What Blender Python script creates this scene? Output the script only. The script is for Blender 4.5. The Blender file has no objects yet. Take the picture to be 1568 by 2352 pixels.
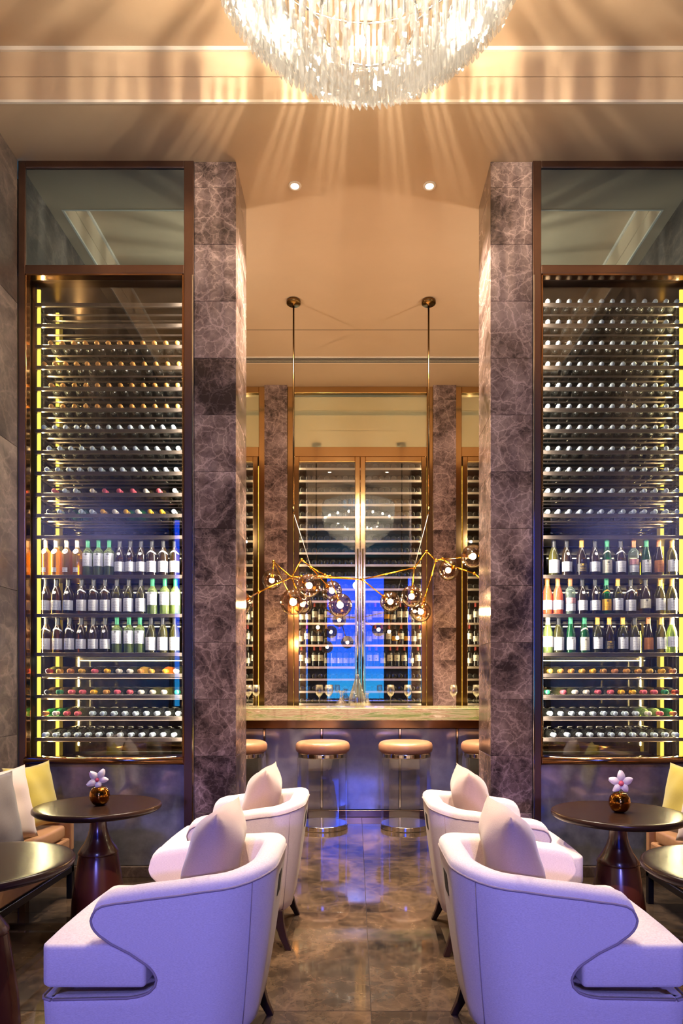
import bpy, bmesh, math, random
from mathutils import Vector, Matrix, Euler
random.seed(7)
PI = math.pi
S = bpy.context.scene
COL = S.collection
# ------------------------------------------------------------------ camera
F, CX, HZ, CH = 1500.0, 816.0, 1572.0, 1.35          # focal (px), principal x, horizon y, eye height
cam_d = bpy.data.cameras.new('camera'); cam = bpy.data.objects.new('camera', cam_d); COL.objects.link(cam)
cam.location = (0, 0, CH); cam.rotation_euler = (PI/2, 0, 0)
cam_d.sensor_fit = 'VERTICAL'; cam_d.sensor_height = 36.0; cam_d.lens = 36.0*F/2352
cam_d.shift_x = -(CX-784)/2352; cam_d.shift_y = (HZ-1176)/2352
cam_d.clip_start = 0.05; cam_d.clip_end = 100
S.camera = cam
# ------------------------------------------------------------------ render look
S.view_settings.view_transform = 'Standard'; S.view_settings.look = 'None'
S.view_settings.gamma = 1.0; S.view_settings.use_curve_mapping = False
S.view_settings.exposure = 0.9
S.cycles.max_bounces = 10; S.cycles.diffuse_bounces = 4; S.cycles.glossy_bounces = 5
S.cycles.transmission_bounces = 4; S.cycles.transparent_max_bounces = 14
S.cycles.sample_clamp_indirect = 4.0; S.cycles.sample_clamp_direct = 0.0
S.cycles.caustics_reflective = False; S.cycles.caustics_refractive = False
S.cycles.use_denoising = True
S.cycles.blur_glossy = 0.5
# ------------------------------------------------------------------ node helpers
def srgb(r, g, b):
    f = lambda c: (c/255)/12.92 if c/255 <= .04045 else ((c/255+.055)/1.055)**2.4
    return (f(r), f(g), f(b), 1)
# ------------------------------------------------------------------ world: blue dusk sky seen through the windows
W = bpy.data.worlds.new('dusk'); S.world = W; W.use_nodes = True
nt = W.node_tree; nt.nodes.clear()
o = nt.nodes.new('ShaderNodeOutputWorld'); bg = nt.nodes.new('ShaderNodeBackground')
tc = nt.nodes.new('ShaderNodeTexCoord'); sx = nt.nodes.new('ShaderNodeSeparateXYZ'); cr = nt.nodes.new('ShaderNodeValToRGB')
nt.links.new(tc.outputs['Generated'], sx.inputs[0]); nt.links.new(sx.outputs['Z'], cr.inputs[0])
e = cr.color_ramp.elements
e[0].position = 0.0; e[0].color = (.02, .30, .70, 1)
e[1].position = 1.0; e[1].color = (.012, .04, .8, 1)
m = cr.color_ramp.elements.new(.03); m.color = (.012, .16, .9, 1)
m = cr.color_ramp.elements.new(.08); m.color = (.015, .09, 1, 1)
nt.links.new(cr.outputs[0], bg.inputs[0]); bg.inputs[1].default_value = 3.2
nt.links.new(bg.outputs[0], o.inputs[0])
# ------------------------------------------------------------------ room lamps (downlights outside the frame) and added unseen fill spots
def lamp(kind, name, loc, power, color, rot=(0, 0, 0), **kw):
    d = bpy.data.lights.new(name, kind); d.energy = power; d.color = color
    for k, v in kw.items(): setattr(d, k, v)
    ob = bpy.data.objects.new(name, d); ob.location = loc; ob.rotation_euler = rot; COL.objects.link(ob)
    return ob
WARM = (1.0, .74, .50); WARMW = (1.0, .83, .66)
def spot(x, y, z, tx, ty, tz, power, size, blend=.35, color=WARMW, r=.03):
    v = Vector((tx-x, ty-y, tz-z)); q = v.to_track_quat('-Z', 'Y').to_euler()
    return lamp('SPOT', 'downlight_or_fill_spot', (x, y, z), power, color, q, spot_size=math.radians(size), spot_blend=blend, shadow_soft_size=r)
LIGHTS = dict(table=120, aisle=90, bench=120, niche=160, bar=90)
spot(.055, 3.60, 4.98, -1.2, 3.55, .5, 230, 46)
spot(.055, 3.60, 4.98, 1.3, 3.55, .5, 230, 46)
spot(.055, 2.45, 4.98, -1.2, 2.45, .5, 230, 50)
spot(.055, 2.45, 4.98, 1.3, 2.45, .5, 230, 50)
spot(-2.0, 3.4, 4.98, -2.0, 3.5, .5, 60, 50)
spot(2.1, 3.4, 4.98, 2.1, 3.5, .5, 60, 50)
spot(.055, 3.2, 4.98, .055, 3.4, 0, 70, 60)
# added warm fill spots further back, brightening the second row of chairs
spot(-.35, .3, 4.98, -.62, 3.3, .62, 600, 17, .5, WARM)
spot(.46, .3, 4.98, .74, 3.25, .62, 600, 17, .5, WARM)
# added violet-blue fill spots behind the camera, tinting the nearest chairs
spot(-.5, -2.6, 1.65, -.72, 2.1, .42, 330, 19, .5, (.30, .27, 1.0), .12)
spot(.56, -2.6, 1.65, .80, 2.1, .42, 330, 19, .5, (.30, .27, 1.0), .12)
# bar niche downlights (the pair seen in the ceiling)
for x in (-.443, .542):
    spot(x, 4.78, 4.975, x*1.0, 4.80, 0, 330, 95, .8, (1, .88, .72), .02)
# concealed lamps over the bar washing counter, wall and ceiling
for x in (-1.7, -.6, .7, 1.8):
    spot(x, 6.8, 4.97, x, 6.75, 1.2, 190, 60, .6, WARM, .03)
    spot(x, 5.9, 4.97, x, 5.9, .8, 200, 70, .6, WARMW, .03)
# added unseen uplights behind the near wine cabinets, brightening the bar ceiling
for x in (-1.8, 1.9):
    spot(x, 5.25, 3.7, x*.45, 6.3, 5.0, 34, 140, 1.0, WARMW, .02)
# added dim blue fill spot by the window wall, tinting the pillars
spot(.03, -2.8, 4.2, .03, 4.5, 1.9, 190, 62, .7, (.42, .42, 1.0), .1)
# ------------------------------------------------------------------ materials
def newmat(name):
    m = bpy.data.materials.new(name); m.use_nodes = True; m.node_tree.nodes.clear()
    return m, m.node_tree, m.node_tree.nodes.new('ShaderNodeOutputMaterial')
def principled(name, col, rough=.5, metal=0, **kw):
    m, t, out = newmat(name); p = t.nodes.new('ShaderNodeBsdfPrincipled')
    p.inputs['Base Color'].default_value = col if len(col) == 4 else (*col, 1)
    p.inputs['Roughness'].default_value = rough; p.inputs['Metallic'].default_value = metal
    for k, v in kw.items():
        p.inputs[k.replace('_', ' ')].default_value = v
    t.links.new(p.outputs[0], out.inputs[0]); m['p'] = p.name
    return m
def noisy(name, c1, c2, scale, rough=.5, metal=0, bump=0, rough2=None, stretch=(1, 1, 1), detail=6, **kw):
    """principled with a noise-mixed colour, optional bump"""
    m = principled(name, c1, rough, metal, **kw); t = m.node_tree; p = t.nodes[m['p']]
    tc = t.nodes.new('ShaderNodeTexCoord'); mp = t.nodes.new('ShaderNodeMapping'); n = t.nodes.new('ShaderNodeTexNoise')
    mp.inputs['Scale'].default_value = stretch
    n.inputs['Scale'].default_value = scale; n.inputs['Detail'].default_value = detail; n.inputs['Roughness'].default_value = .6
    r = t.nodes.new('ShaderNodeValToRGB'); r.color_ramp.elements[0].position = .3; r.color_ramp.elements[1].position = .7
    r.color_ramp.elements[0].color = c1; r.color_ramp.elements[1].color = c2
    t.links.new(tc.outputs['Object'], mp.inputs[0]); t.links.new(mp.outputs[0], n.inputs['Vector']); t.links.new(n.outputs['Fac'], r.inputs[0])
    t.links.new(r.outputs[0], p.inputs['Base Color'])
    if rough2 is not None:
        mr = t.nodes.new('ShaderNodeMapRange'); mr.inputs[1].default_value = .35; mr.inputs[2].default_value = .65
        mr.inputs[3].default_value = rough; mr.inputs[4].default_value = rough2
        t.links.new(n.outputs['Fac'], mr.inputs[0]); t.links.new(mr.outputs[0], p.inputs['Roughness'])
    if bump:
        b = t.nodes.new('ShaderNodeBump'); b.inputs['Strength'].default_value = bump; b.inputs['Distance'].default_value = .002
        t.links.new(n.outputs['Fac'], b.inputs['Height']); t.links.new(b.outputs[0], p.inputs['Normal'])
    return m
def marble(name, dark, mid, light, scale=1.6, rough=.12, vein=.55, stretch=(1, 1, 1)):
    m = principled(name, mid, rough); t = m.node_tree; p = t.nodes[m['p']]; N = t.nodes.new; L = t.links.new
    g = N('ShaderNodeNewGeometry'); oi = N('ShaderNodeObjectInfo')
    mu = N('ShaderNodeMath'); mu.operation = 'MULTIPLY'; mu.inputs[1].default_value = 37
    L(oi.outputs['Random'], mu.inputs[0])
    cb = N('ShaderNodeCombineXYZ'); L(mu.outputs[0], cb.inputs[0]); L(mu.outputs[0], cb.inputs[1])
    ad = N('ShaderNodeVectorMath'); ad.operation = 'ADD'; L(g.outputs['Position'], ad.inputs[0]); L(cb.outputs[0], ad.inputs[1])
    mp = N('ShaderNodeMapping'); mp.inputs['Scale'].default_value = stretch; mp.inputs['Rotation'].default_value = (.5, .4, .6); L(ad.outputs[0], mp.inputs[0])
    def noise(s, d, r, dist=0, off=0):
        n = N('ShaderNodeTexNoise'); n.inputs['Scale'].default_value = s; n.inputs['Detail'].default_value = d
        n.inputs['Roughness'].default_value = r; n.inputs['Distortion'].default_value = dist; L(mp.outputs[0], n.inputs['Vector']); return n
    n1 = noise(scale*1.3, 8, .62, .8); n2 = noise(scale*3.2, 9, .7, 1.6); n3 = noise(scale*11, 9, .78, .7)
    r = N('ShaderNodeValToRGB'); e = r.color_ramp.elements
    e[0].position = .41; e[0].color = dark; e[1].position = .60; e[1].color = light
    mm = e.new(.5); mm.color = mid
    mx = N('ShaderNodeMix'); mx.data_type = 'FLOAT'; mx.inputs[0].default_value = .34
    L(n1.outputs['Fac'], mx.inputs[2]); L(n3.outputs['Fac'], mx.inputs[3]); L(mx.outputs[0], r.inputs[0])
    def veins(n, width, k):
        s = N('ShaderNodeMath'); s.operation = 'SUBTRACT'; s.inputs[1].default_value = .5; L(n.outputs['Fac'], s.inputs[0])
        a = N('ShaderNodeMath'); a.operation = 'ABSOLUTE'; L(s.outputs[0], a.inputs[0])
        q = N('ShaderNodeMapRange'); q.inputs[1].default_value = 0; q.inputs[2].default_value = width; q.inputs[3].default_value = k; q.inputs[4].default_value = 0
        L(a.outputs[0], q.inputs[0]); return q
    nd = N('ShaderNodeTexNoise'); nd.inputs['Scale'].default_value = scale*3; nd.inputs['Detail'].default_value = 6; nd.inputs['Roughness'].default_value = .7; L(mp.outputs[0], nd.inputs['Vector'])
    ds = N('ShaderNodeVectorMath'); ds.operation = 'SCALE'; ds.inputs['Scale'].default_value = .22/scale; L(nd.outputs['Color'], ds.inputs[0])
    da = N('ShaderNodeVectorMath'); da.operation = 'ADD'; L(mp.outputs[0], da.inputs[0]); L(ds.outputs[0], da.inputs[1])
    def crack(sc, wdt, k):
        v_ = N('ShaderNodeTexVoronoi'); v_.feature = 'DISTANCE_TO_EDGE'; v_.inputs['Scale'].default_value = sc; L(da.outputs[0], v_.inputs['Vector'])
        q = N('ShaderNodeMapRange'); q.inputs[1].default_value = 0; q.inputs[2].default_value = wdt; q.inputs[3].default_value = k; q.inputs[4].default_value = 0; L(v_.outputs['Distance'], q.inputs[0]); return q
    v1 = crack(scale*2.6, .028, vein); v2 = crack(scale*9, .06, vein*.75)
    vm = N('ShaderNodeMath'); vm.operation = 'MAXIMUM'; L(v1.outputs[0], vm.inputs[0]); L(v2.outputs[0], vm.inputs[1])
    mask = N('ShaderNodeMapRange'); mask.inputs[1].default_value = .38; mask.inputs[2].default_value = .62; mask.inputs[3].default_value = .12; L(n1.outputs['Fac'], mask.inputs[0])
    mv = N('ShaderNodeMath'); mv.operation = 'MULTIPLY'; L(vm.outputs[0], mv.inputs[0]); L(mask.outputs[0], mv.inputs[1])
    fc = N('ShaderNodeMix'); fc.data_type = 'RGBA'; fc.inputs[7].default_value = tuple(min(1, c*1.9) for c in light[:3])+(1,)
    L(mv.outputs[0], fc.inputs[0]); L(r.outputs[0], fc.inputs[6])
    L(fc.outputs[2], p.inputs['Base Color'])
    return m
def thin_glass(name, tint=(1, 1, 1, 1), refl=.08, edge=.5, rough=0.0, gcol=(1, 1, 1, 1)):
    m, t, out = newmat(name); N = t.nodes.new; L = t.links.new
    tr = N('ShaderNodeBsdfTransparent'); tr.inputs[0].default_value = tint
    gl = N('ShaderNodeBsdfGlossy'); gl.inputs['Roughness'].default_value = rough; gl.inputs[0].default_value = gcol
    lw = N('ShaderNodeLayerWeight'); lw.inputs[0].default_value = .3
    mr = N('ShaderNodeMapRange'); mr.inputs[3].default_value = refl; mr.inputs[4].default_value = edge
    L(lw.outputs['Facing'], mr.inputs[0]); mx = N('ShaderNodeMixShader'); L(mr.outputs[0], mx.inputs[0]); L(tr.outputs[0], mx.inputs[1]); L(gl.outputs[0], mx.inputs[2])
    L(mx.outputs[0], out.inputs[0]); return m
def bottle_glass(name, tint, body, mixv=.5):
    """coloured bottle full of wine: tinted see-through plus dark body plus sheen"""
    m, t, out = newmat(name); N = t.nodes.new; L = t.links.new
    tr = N('ShaderNodeBsdfTransparent'); tr.inputs[0].default_value = tint
    p = N('ShaderNodeBsdfPrincipled'); p.inputs['Base Color'].default_value = body; p.inputs['Roughness'].default_value = .06
    lw = N('ShaderNodeLayerWeight'); lw.inputs[0].default_value = .45
    mr = N('ShaderNodeMapRange'); mr.inputs[3].default_value = mixv; mr.inputs[4].default_value = 1.0
    L(lw.outputs['Facing'], mr.inputs[0]); mx = N('ShaderNodeMixShader'); L(mr.outputs[0], mx.inputs[0]); L(tr.outputs[0], mx.inputs[1]); L(p.outputs[0], mx.inputs[2])
    L(mx.outputs[0], out.inputs[0]); return m
def emit(name, col, s):
    m, t, out = newmat(name); e = t.nodes.new('ShaderNodeEmission'); e.inputs[0].default_value = (*col[:3], 1); e.inputs[1].default_value = s
    t.links.new(e.outputs[0], out.inputs[0]); return m
def label_mat(name, col, ink=(.05, .05, .05, 1), emblem=True, zo=0.0):
    """paper label: base colour, small round emblem and rows of fine print, in object coordinates"""
    m = principled(name, col, .55); t = m.node_tree; p = t.nodes[m['p']]; N = t.nodes.new; L = t.links.new
    tc = N('ShaderNodeTexCoord'); sp = N('ShaderNodeSeparateXYZ'); L(tc.outputs['Object'], sp.inputs[0])
    w = N('ShaderNodeTexWave'); w.wave_type = 'BANDS'; w.bands_direction = 'Z'; w.inputs['Scale'].default_value = 26; L(tc.outputs['Object'], w.inputs['Vector'])
    n = N('ShaderNodeTexNoise'); n.inputs['Scale'].default_value = 260; L(tc.outputs['Object'], n.inputs['Vector'])
    def step(a, th, op='GREATER_THAN'):
        q = N('ShaderNodeMath'); q.operation = op; q.inputs[1].default_value = th; L(a, q.inputs[0]); return q.outputs[0]
    def mul(a, b, op='MULTIPLY'):
        q = N('ShaderNodeMath'); q.operation = op; L(a, q.inputs[0]); L(b, q.inputs[1]); return q.outputs[0]
    ax = N('ShaderNodeMath'); ax.operation = 'ABSOLUTE'; L(sp.outputs['X'], ax.inputs[0])
    lines = mul(mul(step(w.outputs['Fac'], .86), step(n.outputs['Fac'], .47)), step(ax.outputs[0], .022, 'LESS_THAN'))
    f = lines
    if emblem:
        vm = N('ShaderNodeVectorMath'); vm.operation = 'SUBTRACT'; vm.inputs[1].default_value = (0, -.037, zo); L(tc.outputs['Object'], vm.inputs[0])
        ln = N('ShaderNodeVectorMath'); ln.operation = 'LENGTH'; L(vm.outputs[0], ln.inputs[0])
        em = step(ln.outputs['Value'], .0085, 'LESS_THAN'); f = mul(lines, em, 'MAXIMUM')
    sc = N('ShaderNodeMath'); sc.operation = 'MULTIPLY'; sc.inputs[1].default_value = .8; L(f, sc.inputs[0])
    mx = N('ShaderNodeMix'); mx.data_type = 'RGBA'; mx.inputs[6].default_value = col; mx.inputs[7].default_value = ink
    L(sc.outputs[0], mx.inputs[0]); L(mx.outputs[2], p.inputs['Base Color']); return m
def fabric(name, c, c2, rough=.85):
    m = noisy(name, c, c2, 150, rough, bump=.35, stretch=(1, 1, 7), detail=3); t = m.node_tree; p = t.nodes[m['p']]
    p.inputs['Sheen Weight'].default_value = .35; p.inputs['Sheen Roughness'].default_value = .5
    return m
M = {}
M['ceiling'] = noisy('ceiling_plaster', srgb(194, 166, 136), srgb(202, 174, 144), 1.2, .7)
M['pillar'] = marble('pillar_marble', srgb(58, 45, 40), srgb(118, 96, 88), srgb(158, 133, 122), 1.5, .14, .8)
M['wall_stone'] = marble('wall_marble', srgb(58, 46, 40), srgb(88, 74, 66), srgb(124, 106, 94), 1.2, .38, .45, (1, .5, .6))
M['floor'] = marble('floor_marble', srgb(26, 23, 23), srgb(62, 50, 40), srgb(92, 73, 56), .8, .05, .35)
M['grout'] = principled('grout', srgb(60, 50, 44), .6)
M['bronze'] = noisy('bronze_metal', srgb(138, 110, 96), srgb(148, 120, 106), 3, .28, 1)
M['bronze_lt'] = principled('polished_bronze', srgb(170, 128, 92), .14, 1)
M['gold_frame'] = principled('gold_frame', srgb(206, 170, 118), .12, 1)
M['chrome'] = principled('chrome', (.86, .84, .82, 1), .09, 1)
M['shelf'] = principled('shelf_metal', srgb(104, 92, 84), .32, .85)
M['shelf_dark'] = principled('shelf_board_dark', srgb(40, 34, 28), .5, .3)
M['shelf_far'] = principled('shelf_metal_pale', srgb(220, 196, 168), .3, .6)
M['upper_mirror'] = noisy('grey_mirror', srgb(176, 206, 222), srgb(182, 212, 228), 2, .02, 1)
M['upper_far'] = noisy('gold_mirror', srgb(238, 236, 190), srgb(244, 242, 200), 2, .03, .72)
M['antique'] = noisy('antique_mirror', srgb(176, 178, 186), srgb(110, 114, 122), 5, .04, .42, rough2=.14)
M['bar_mirror'] = noisy('bar_mirror', srgb(206, 210, 210), srgb(160, 164, 166), 4, .06, .32, rough2=.14)
M['back_mirror'] = noisy('cabinet_back_mirror', srgb(112, 106, 90), srgb(74, 70, 60), 6, .03, 1, rough2=.06)
M['side_panel'] = principled('side_panel', srgb(46, 44, 34), .3, .4)
M['glass'] = thin_glass('cabinet_glass', (.93, .95, .94, 1), .05, .5)
M['glass_far'] = thin_glass('door_glass', (.90, .91, .90, 1), .11, .5)
M['window_glass'] = thin_glass('window_glass', (1, 1, 1, 1), .04, .4)
M['clear'] = thin_glass('clear_glass', (.97, .98, .98, 1), .07, .85)
M['acrylic'] = thin_glass('clear_acrylic', (.93, .95, .96, 1), .10, .7)
M['smoke'] = thin_glass('smoked_globe_glass', (.62, .50, .40, 1), .10, .75, gcol=(1, .9, .8, 1))
M['led'] = emit('yellow_led', (1, .66, .09), 1.1)
M['bulb'] = emit('warm_bulb', (1, .70, .38), 420)
M['chand_bulb'] = emit('chandelier_bulb', (1, .85, .64), 3100)
M['chand_small'] = emit('chandelier_small_bulb', (1, .85, .62), 300)
M['lens'] = emit('downlight_lens', (1, .92, .8), 6)
M['brass'] = principled('brushed_brass', srgb(214, 150, 40), .22, 1)
M['dark_brass'] = principled('dark_brass', srgb(120, 92, 54), .25, 1)
M['white_trim'] = principled('white_trim', srgb(226, 214, 198), .5)
M['dark'] = principled('dark_void', srgb(22, 18, 16), .7)
M['dark_metal'] = principled('dark_metal', srgb(40, 38, 40), .3, .7)
M['wood'] = noisy('dark_walnut', srgb(60, 26, 18), srgb(84, 38, 26), 5, .24, stretch=(1, 1, .12), Coat_Weight=.3, Coat_Roughness=.12)
M['wood_top'] = noisy('dark_walnut_top', srgb(34, 22, 17), srgb(46, 29, 21), 5, .24, stretch=(.1, 1, 1), Specular_IOR_Level=.16)
M['leg_wood'] = noisy('ebony_leg', srgb(34, 20, 18), srgb(48, 26, 22), 8, .3, stretch=(1, 1, .2))
M['chair_fab'] = fabric('cream_linen', srgb(202, 184, 176), srgb(230, 214, 206))
M['pillow_fab'] = fabric('taupe_linen', srgb(166, 138, 122), srgb(182, 154, 138))
M['pipe'] = principled('piping_linen', srgb(150, 132, 130), .8)
M['leather'] = noisy('tan_leather', srgb(152, 110, 78), srgb(164, 122, 88), 22, .36, bump=.1)
M['stool_leather'] = noisy('stool_leather', srgb(172, 126, 94), srgb(180, 134, 102), 22, .3, bump=.08)
M['p_yellow'] = fabric('mustard_fabric', srgb(160, 138, 34), srgb(170, 150, 44))
M['p_beige'] = fabric('beige_fabric', srgb(186, 162, 150), srgb(196, 172, 160))
M['p_grey'] = fabric('grey_fabric', srgb(92, 80, 72), srgb(106, 94, 84))
M['p_cream'] = fabric('cream_fabric', srgb(200, 180, 164), srgb(210, 190, 174))
M['vase'] = principled('bronze_glaze', srgb(150, 96, 36), .1, 1)
M['petal'] = principled('white_petal', srgb(240, 226, 224), .5, Subsurface_Weight=.2)
M['lip'] = principled('pink_lip', srgb(214, 90, 110), .5)
M['stem'] = principled('green_stem', srgb(80, 110, 50), .5)
# countertop: veined green and beige onyx
def onyx():
    m = principled('green_onyx', srgb(170, 160, 120), .15); t = m.node_tree; p = t.nodes[m['p']]; N = t.nodes.new; L = t.links.new
    g = N('ShaderNodeNewGeometry'); mp = N('ShaderNodeMapping'); mp.inputs['Scale'].default_value = (.55, 1, 6); L(g.outputs['Position'], mp.inputs[0])
    n = N('ShaderNodeTexNoise'); n.inputs['Scale'].default_value = 4; n.inputs['Detail'].default_value = 9; n.inputs['Roughness'].default_value = .72; n.inputs['Distortion'].default_value = 1.3
    L(mp.outputs[0], n.inputs['Vector'])
    r = N('ShaderNodeValToRGB'); e = r.color_ramp.elements; e[0].position = .3; e[0].color = srgb(96, 122, 60); e[1].position = .7; e[1].color = srgb(232, 214, 186)
    for q, c in ((.42, srgb(138, 150, 92)), (.5, srgb(190, 178, 140)), (.56, srgb(160, 130, 96)), (.62, srgb(214, 200, 164))):
        x = e.new(q); x.color = c
    L(n.outputs['Fac'], r.inputs[0]); L(r.outputs[0], p.inputs['Base Color']); return m
M['onyx'] = onyx()
# chandelier crystal
def crystal():
    m, t, out = newmat('crystal'); N = t.nodes.new; L = t.links.new
    tr = N('ShaderNodeBsdfTransparent'); tr.inputs[0].default_value = (.95, .95, .95, 1)
    tl = N('ShaderNodeBsdfTranslucent'); tl.inputs[0].default_value = (.93, .93, .93, 1)
    gl = N('ShaderNodeBsdfGlossy'); gl.inputs['Roughness'].default_value = .06
    a = N('ShaderNodeMixShader'); a.inputs[0].default_value = .27; L(tr.outputs[0], a.inputs[1]); L(tl.outputs[0], a.inputs[2])
    b = N('ShaderNodeMixShader'); b.inputs[0].default_value = .30; L(a.outputs[0], b.inputs[1]); L(gl.outputs[0], b.inputs[2])
    L(b.outputs[0], out.inputs[0]); return m
M['crystal'] = crystal()
# bottle materials
B = {
 'dark': principled('bottle_dark', (.012, .012, .010, 1), .07, Coat_Weight=.5),
 'brown': bottle_glass('bottle_brown', (.45, .26, .04, 1), (.03, .018, .006, 1), .55),
 'olive': bottle_glass('bottle_olive', (.55, .50, .08, 1), (.05, .045, .01, 1), .45),
 'green': bottle_glass('bottle_green', (.10, .55, .12, 1), (.01, .08, .02, 1), .45),
 'pale': bottle_glass('bottle_pale', (.75, .85, .40, 1), (.20, .26, .08, 1), .35),
 'gold': bottle_glass('bottle_gold', (.95, .66, .15, 1), (.50, .28, .04, 1), .35),
 'rose': bottle_glass('bottle_rose', (.95, .35, .18, 1), (.55, .12, .05, 1), .4),
 'orange': bottle_glass('bottle_orange', (.95, .30, .05, 1), (.6, .12, .01, 1), .4),
 'clear': bottle_glass('bottle_clear', (.85, .92, .85, 1), (.2, .25, .2, 1), .25)}
CAP = {k: principled('capsule_'+k, srgb(*c), .35, .3) for k, c in dict(amber=(190, 130, 60), silver=(190, 200, 205), pink=(205, 90, 100),
        black=(24, 22, 22), gold=(200, 150, 60), red=(150, 50, 40), green=(40, 120, 80), yellow=(225, 165, 40), copper=(180, 110, 60), cream=(215, 200, 180)).items()}
LAB = {'white': label_mat('label_white', srgb(226, 224, 224), zo=.12), 'tall': label_mat('label_tall', srgb(232, 230, 232), zo=.165),
       'plain': label_mat('label_plain', srgb(228, 224, 222), emblem=False), 'cream': label_mat('label_cream', srgb(224, 214, 186), zo=.11),
       'black': label_mat('label_black', srgb(40, 36, 34), ink=srgb(214, 170, 60), zo=.09), 'copper': label_mat('label_copper', srgb(186, 112, 52), ink=srgb(90, 50, 20), emblem=False),
       'yellow': label_mat('label_yellow', srgb(236, 172, 32), zo=.11), 'pink': label_mat('label_pink', srgb(200, 140, 140), emblem=False)}
# ------------------------------------------------------------------ mesh builder
class MB:
    def __init__(s): s.v = []; s.f = []; s.sm = []; s.mi = []
    def add(s, vs, fs, smooth=False, mi=0):
        o = len(s.v); s.v += [tuple(v) for v in vs]
        for f in fs: s.f.append(tuple(i+o for i in f)); s.sm.append(smooth); s.mi.append(mi)
        return s
    def box(s, x0, x1, y0, y1, z0, z1, mi=0):
        s.add([(x0, y0, z0), (x1, y0, z0), (x1, y1, z0), (x0, y1, z0), (x0, y0, z1), (x1, y0, z1), (x1, y1, z1), (x0, y1, z1)],
              [(0, 3, 2, 1), (4, 5, 6, 7), (0, 1, 5, 4), (1, 2, 6, 5), (2, 3, 7, 6), (3, 0, 4, 7)], False, mi); return s
    def tube(s, pts, r, n=8, cap=True, mi=0, smooth=True):
        pts = [Vector(p) for p in pts]; rs = r if isinstance(r, (list, tuple)) else [r]*len(pts)
        t0 = (pts[1]-pts[0]).normalized(); up = Vector((0, 0, 1)) if abs(t0.z) < .9 else Vector((1, 0, 0))
        a = t0.cross(up).normalized(); vs = []
        for i, p in enumerate(pts):
            t = (pts[min(i+1, len(pts)-1)]-pts[max(i-1, 0)]).normalized(); a = (a-t*a.dot(t)).normalized(); b = t.cross(a)
            for k in range(n):
                w = 2*PI*k/n; vs.append(p+(a*math.cos(w)+b*math.sin(w))*rs[i])
        fs = [(i*n+k, i*n+(k+1) % n, (i+1)*n+(k+1) % n, (i+1)*n+k) for i in range(len(pts)-1) for k in range(n)]
        s.add(vs, fs, smooth, mi)
        if cap:
            o = len(s.v)-len(vs)
            s.f.append(tuple(o+k for k in reversed(range(n)))); s.sm.append(False); s.mi.append(mi)
            s.f.append(tuple(o+(len(pts)-1)*n+k for k in range(n))); s.sm.append(False); s.mi.append(mi)
        return s
    def lathe(s, prof, n=24, c=(0, 0, 0), mi=0, axis='z', smooth=True):
        vs = []; idx = []
        for (r, z) in prof:
            if r < 1e-6: idx.append([len(vs)]*n); vs.append((0, 0, z))
            else: idx.append(list(range(len(vs), len(vs)+n))); vs += [(r*math.cos(2*PI*k/n), r*math.sin(2*PI*k/n), z) for k in range(n)]
        fs = []
        for i in range(len(prof)-1):
            for k in range(n):
                q = [idx[i][k], idx[i][(k+1) % n], idx[i+1][(k+1) % n], idx[i+1][k]]; u = []
                for w in q:
                    if w not in u: u.append(w)
                if len(u) > 2: fs.append(tuple(u))
        if axis == 'y': vs = [(x, z, -y) for x, y, z in vs]
        vs = [(x+c[0], y+c[1], z+c[2]) for x, y, z in vs]
        s.add(vs, fs, smooth, mi); return s
    def mesh(s, name, mats, bevel=0, seg=2, weld=False):
        me = bpy.data.meshes.new(name); me.from_pydata([tuple(v) for v in s.v], [], s.f)
        for m in (mats if isinstance(mats, (list, tuple)) else [mats]): me.materials.append(m)
        me.polygons.foreach_set('use_smooth', s.sm); me.polygons.foreach_set('material_index', s.mi)
        if bevel or weld:
            bm = bmesh.new(); bm.from_mesh(me)
            if weld: bmesh.ops.remove_doubles(bm, verts=bm.verts, dist=1e-5)
            if bevel:
                bmesh.ops.bevel(bm, geom=[e for e in bm.edges if e.calc_face_angle(0) > .5], offset=bevel, segments=seg, affect='EDGES', profile=.5, clamp_overlap=True)
            if weld: bmesh.ops.recalc_face_normals(bm, faces=bm.faces)
            bm.to_mesh(me); bm.free()
        me.validate(); me.update(); return me
    def obj(s, name, mats, parent=None, bevel=0, seg=2, weld=False): return link(name, s.mesh(name, mats, bevel, seg, weld), parent)
def link(name, me, parent=None, loc=None):
    ob = bpy.data.objects.new(name, me); COL.objects.link(ob)
    if parent is not None: ob.parent = parent
    if loc is not None: ob.location = loc
    return ob
def smooth_all(ob):
    for p in ob.data.polygons: p.use_smooth = True
    return ob
def tag(o, label, cat, group=None):
    o['label'] = label; o['category'] = cat
    if group: o['group'] = group
    return o
def thing(name, label, cat, loc=(0, 0, 0), rz=0, group=None):
    e = bpy.data.objects.new(name, None); COL.objects.link(e); e.location = loc; e.rotation_euler = (0, 0, rz); e.empty_display_size = .05
    return tag(e, label, cat, group)
def struct(ob): ob['kind'] = 'structure'; return ob
def dup(root, loc=None, rz=None, label=None):
    r = root.copy(); COL.objects.link(r)
    if loc is not None: r.location = loc
    if rz is not None: r.rotation_euler = (0, 0, rz)
    if label: r['label'] = label
    for ch in list(root.children):
        c = ch.copy(); COL.objects.link(c); c.parent = r
        for g in list(ch.children):
            d = g.copy(); COL.objects.link(d); d.parent = c
    return r
def P(x, y, D): return ((x-CX)*D/F, D, CH+(HZ-y)*D/F)      # photo pixel + depth -> world point
ORD = 'first second third fourth fifth sixth seventh eighth ninth tenth eleventh twelfth thirteenth fourteenth fifteenth sixteenth'.split()
X0 = .0545; CEIL = 5.0
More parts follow.
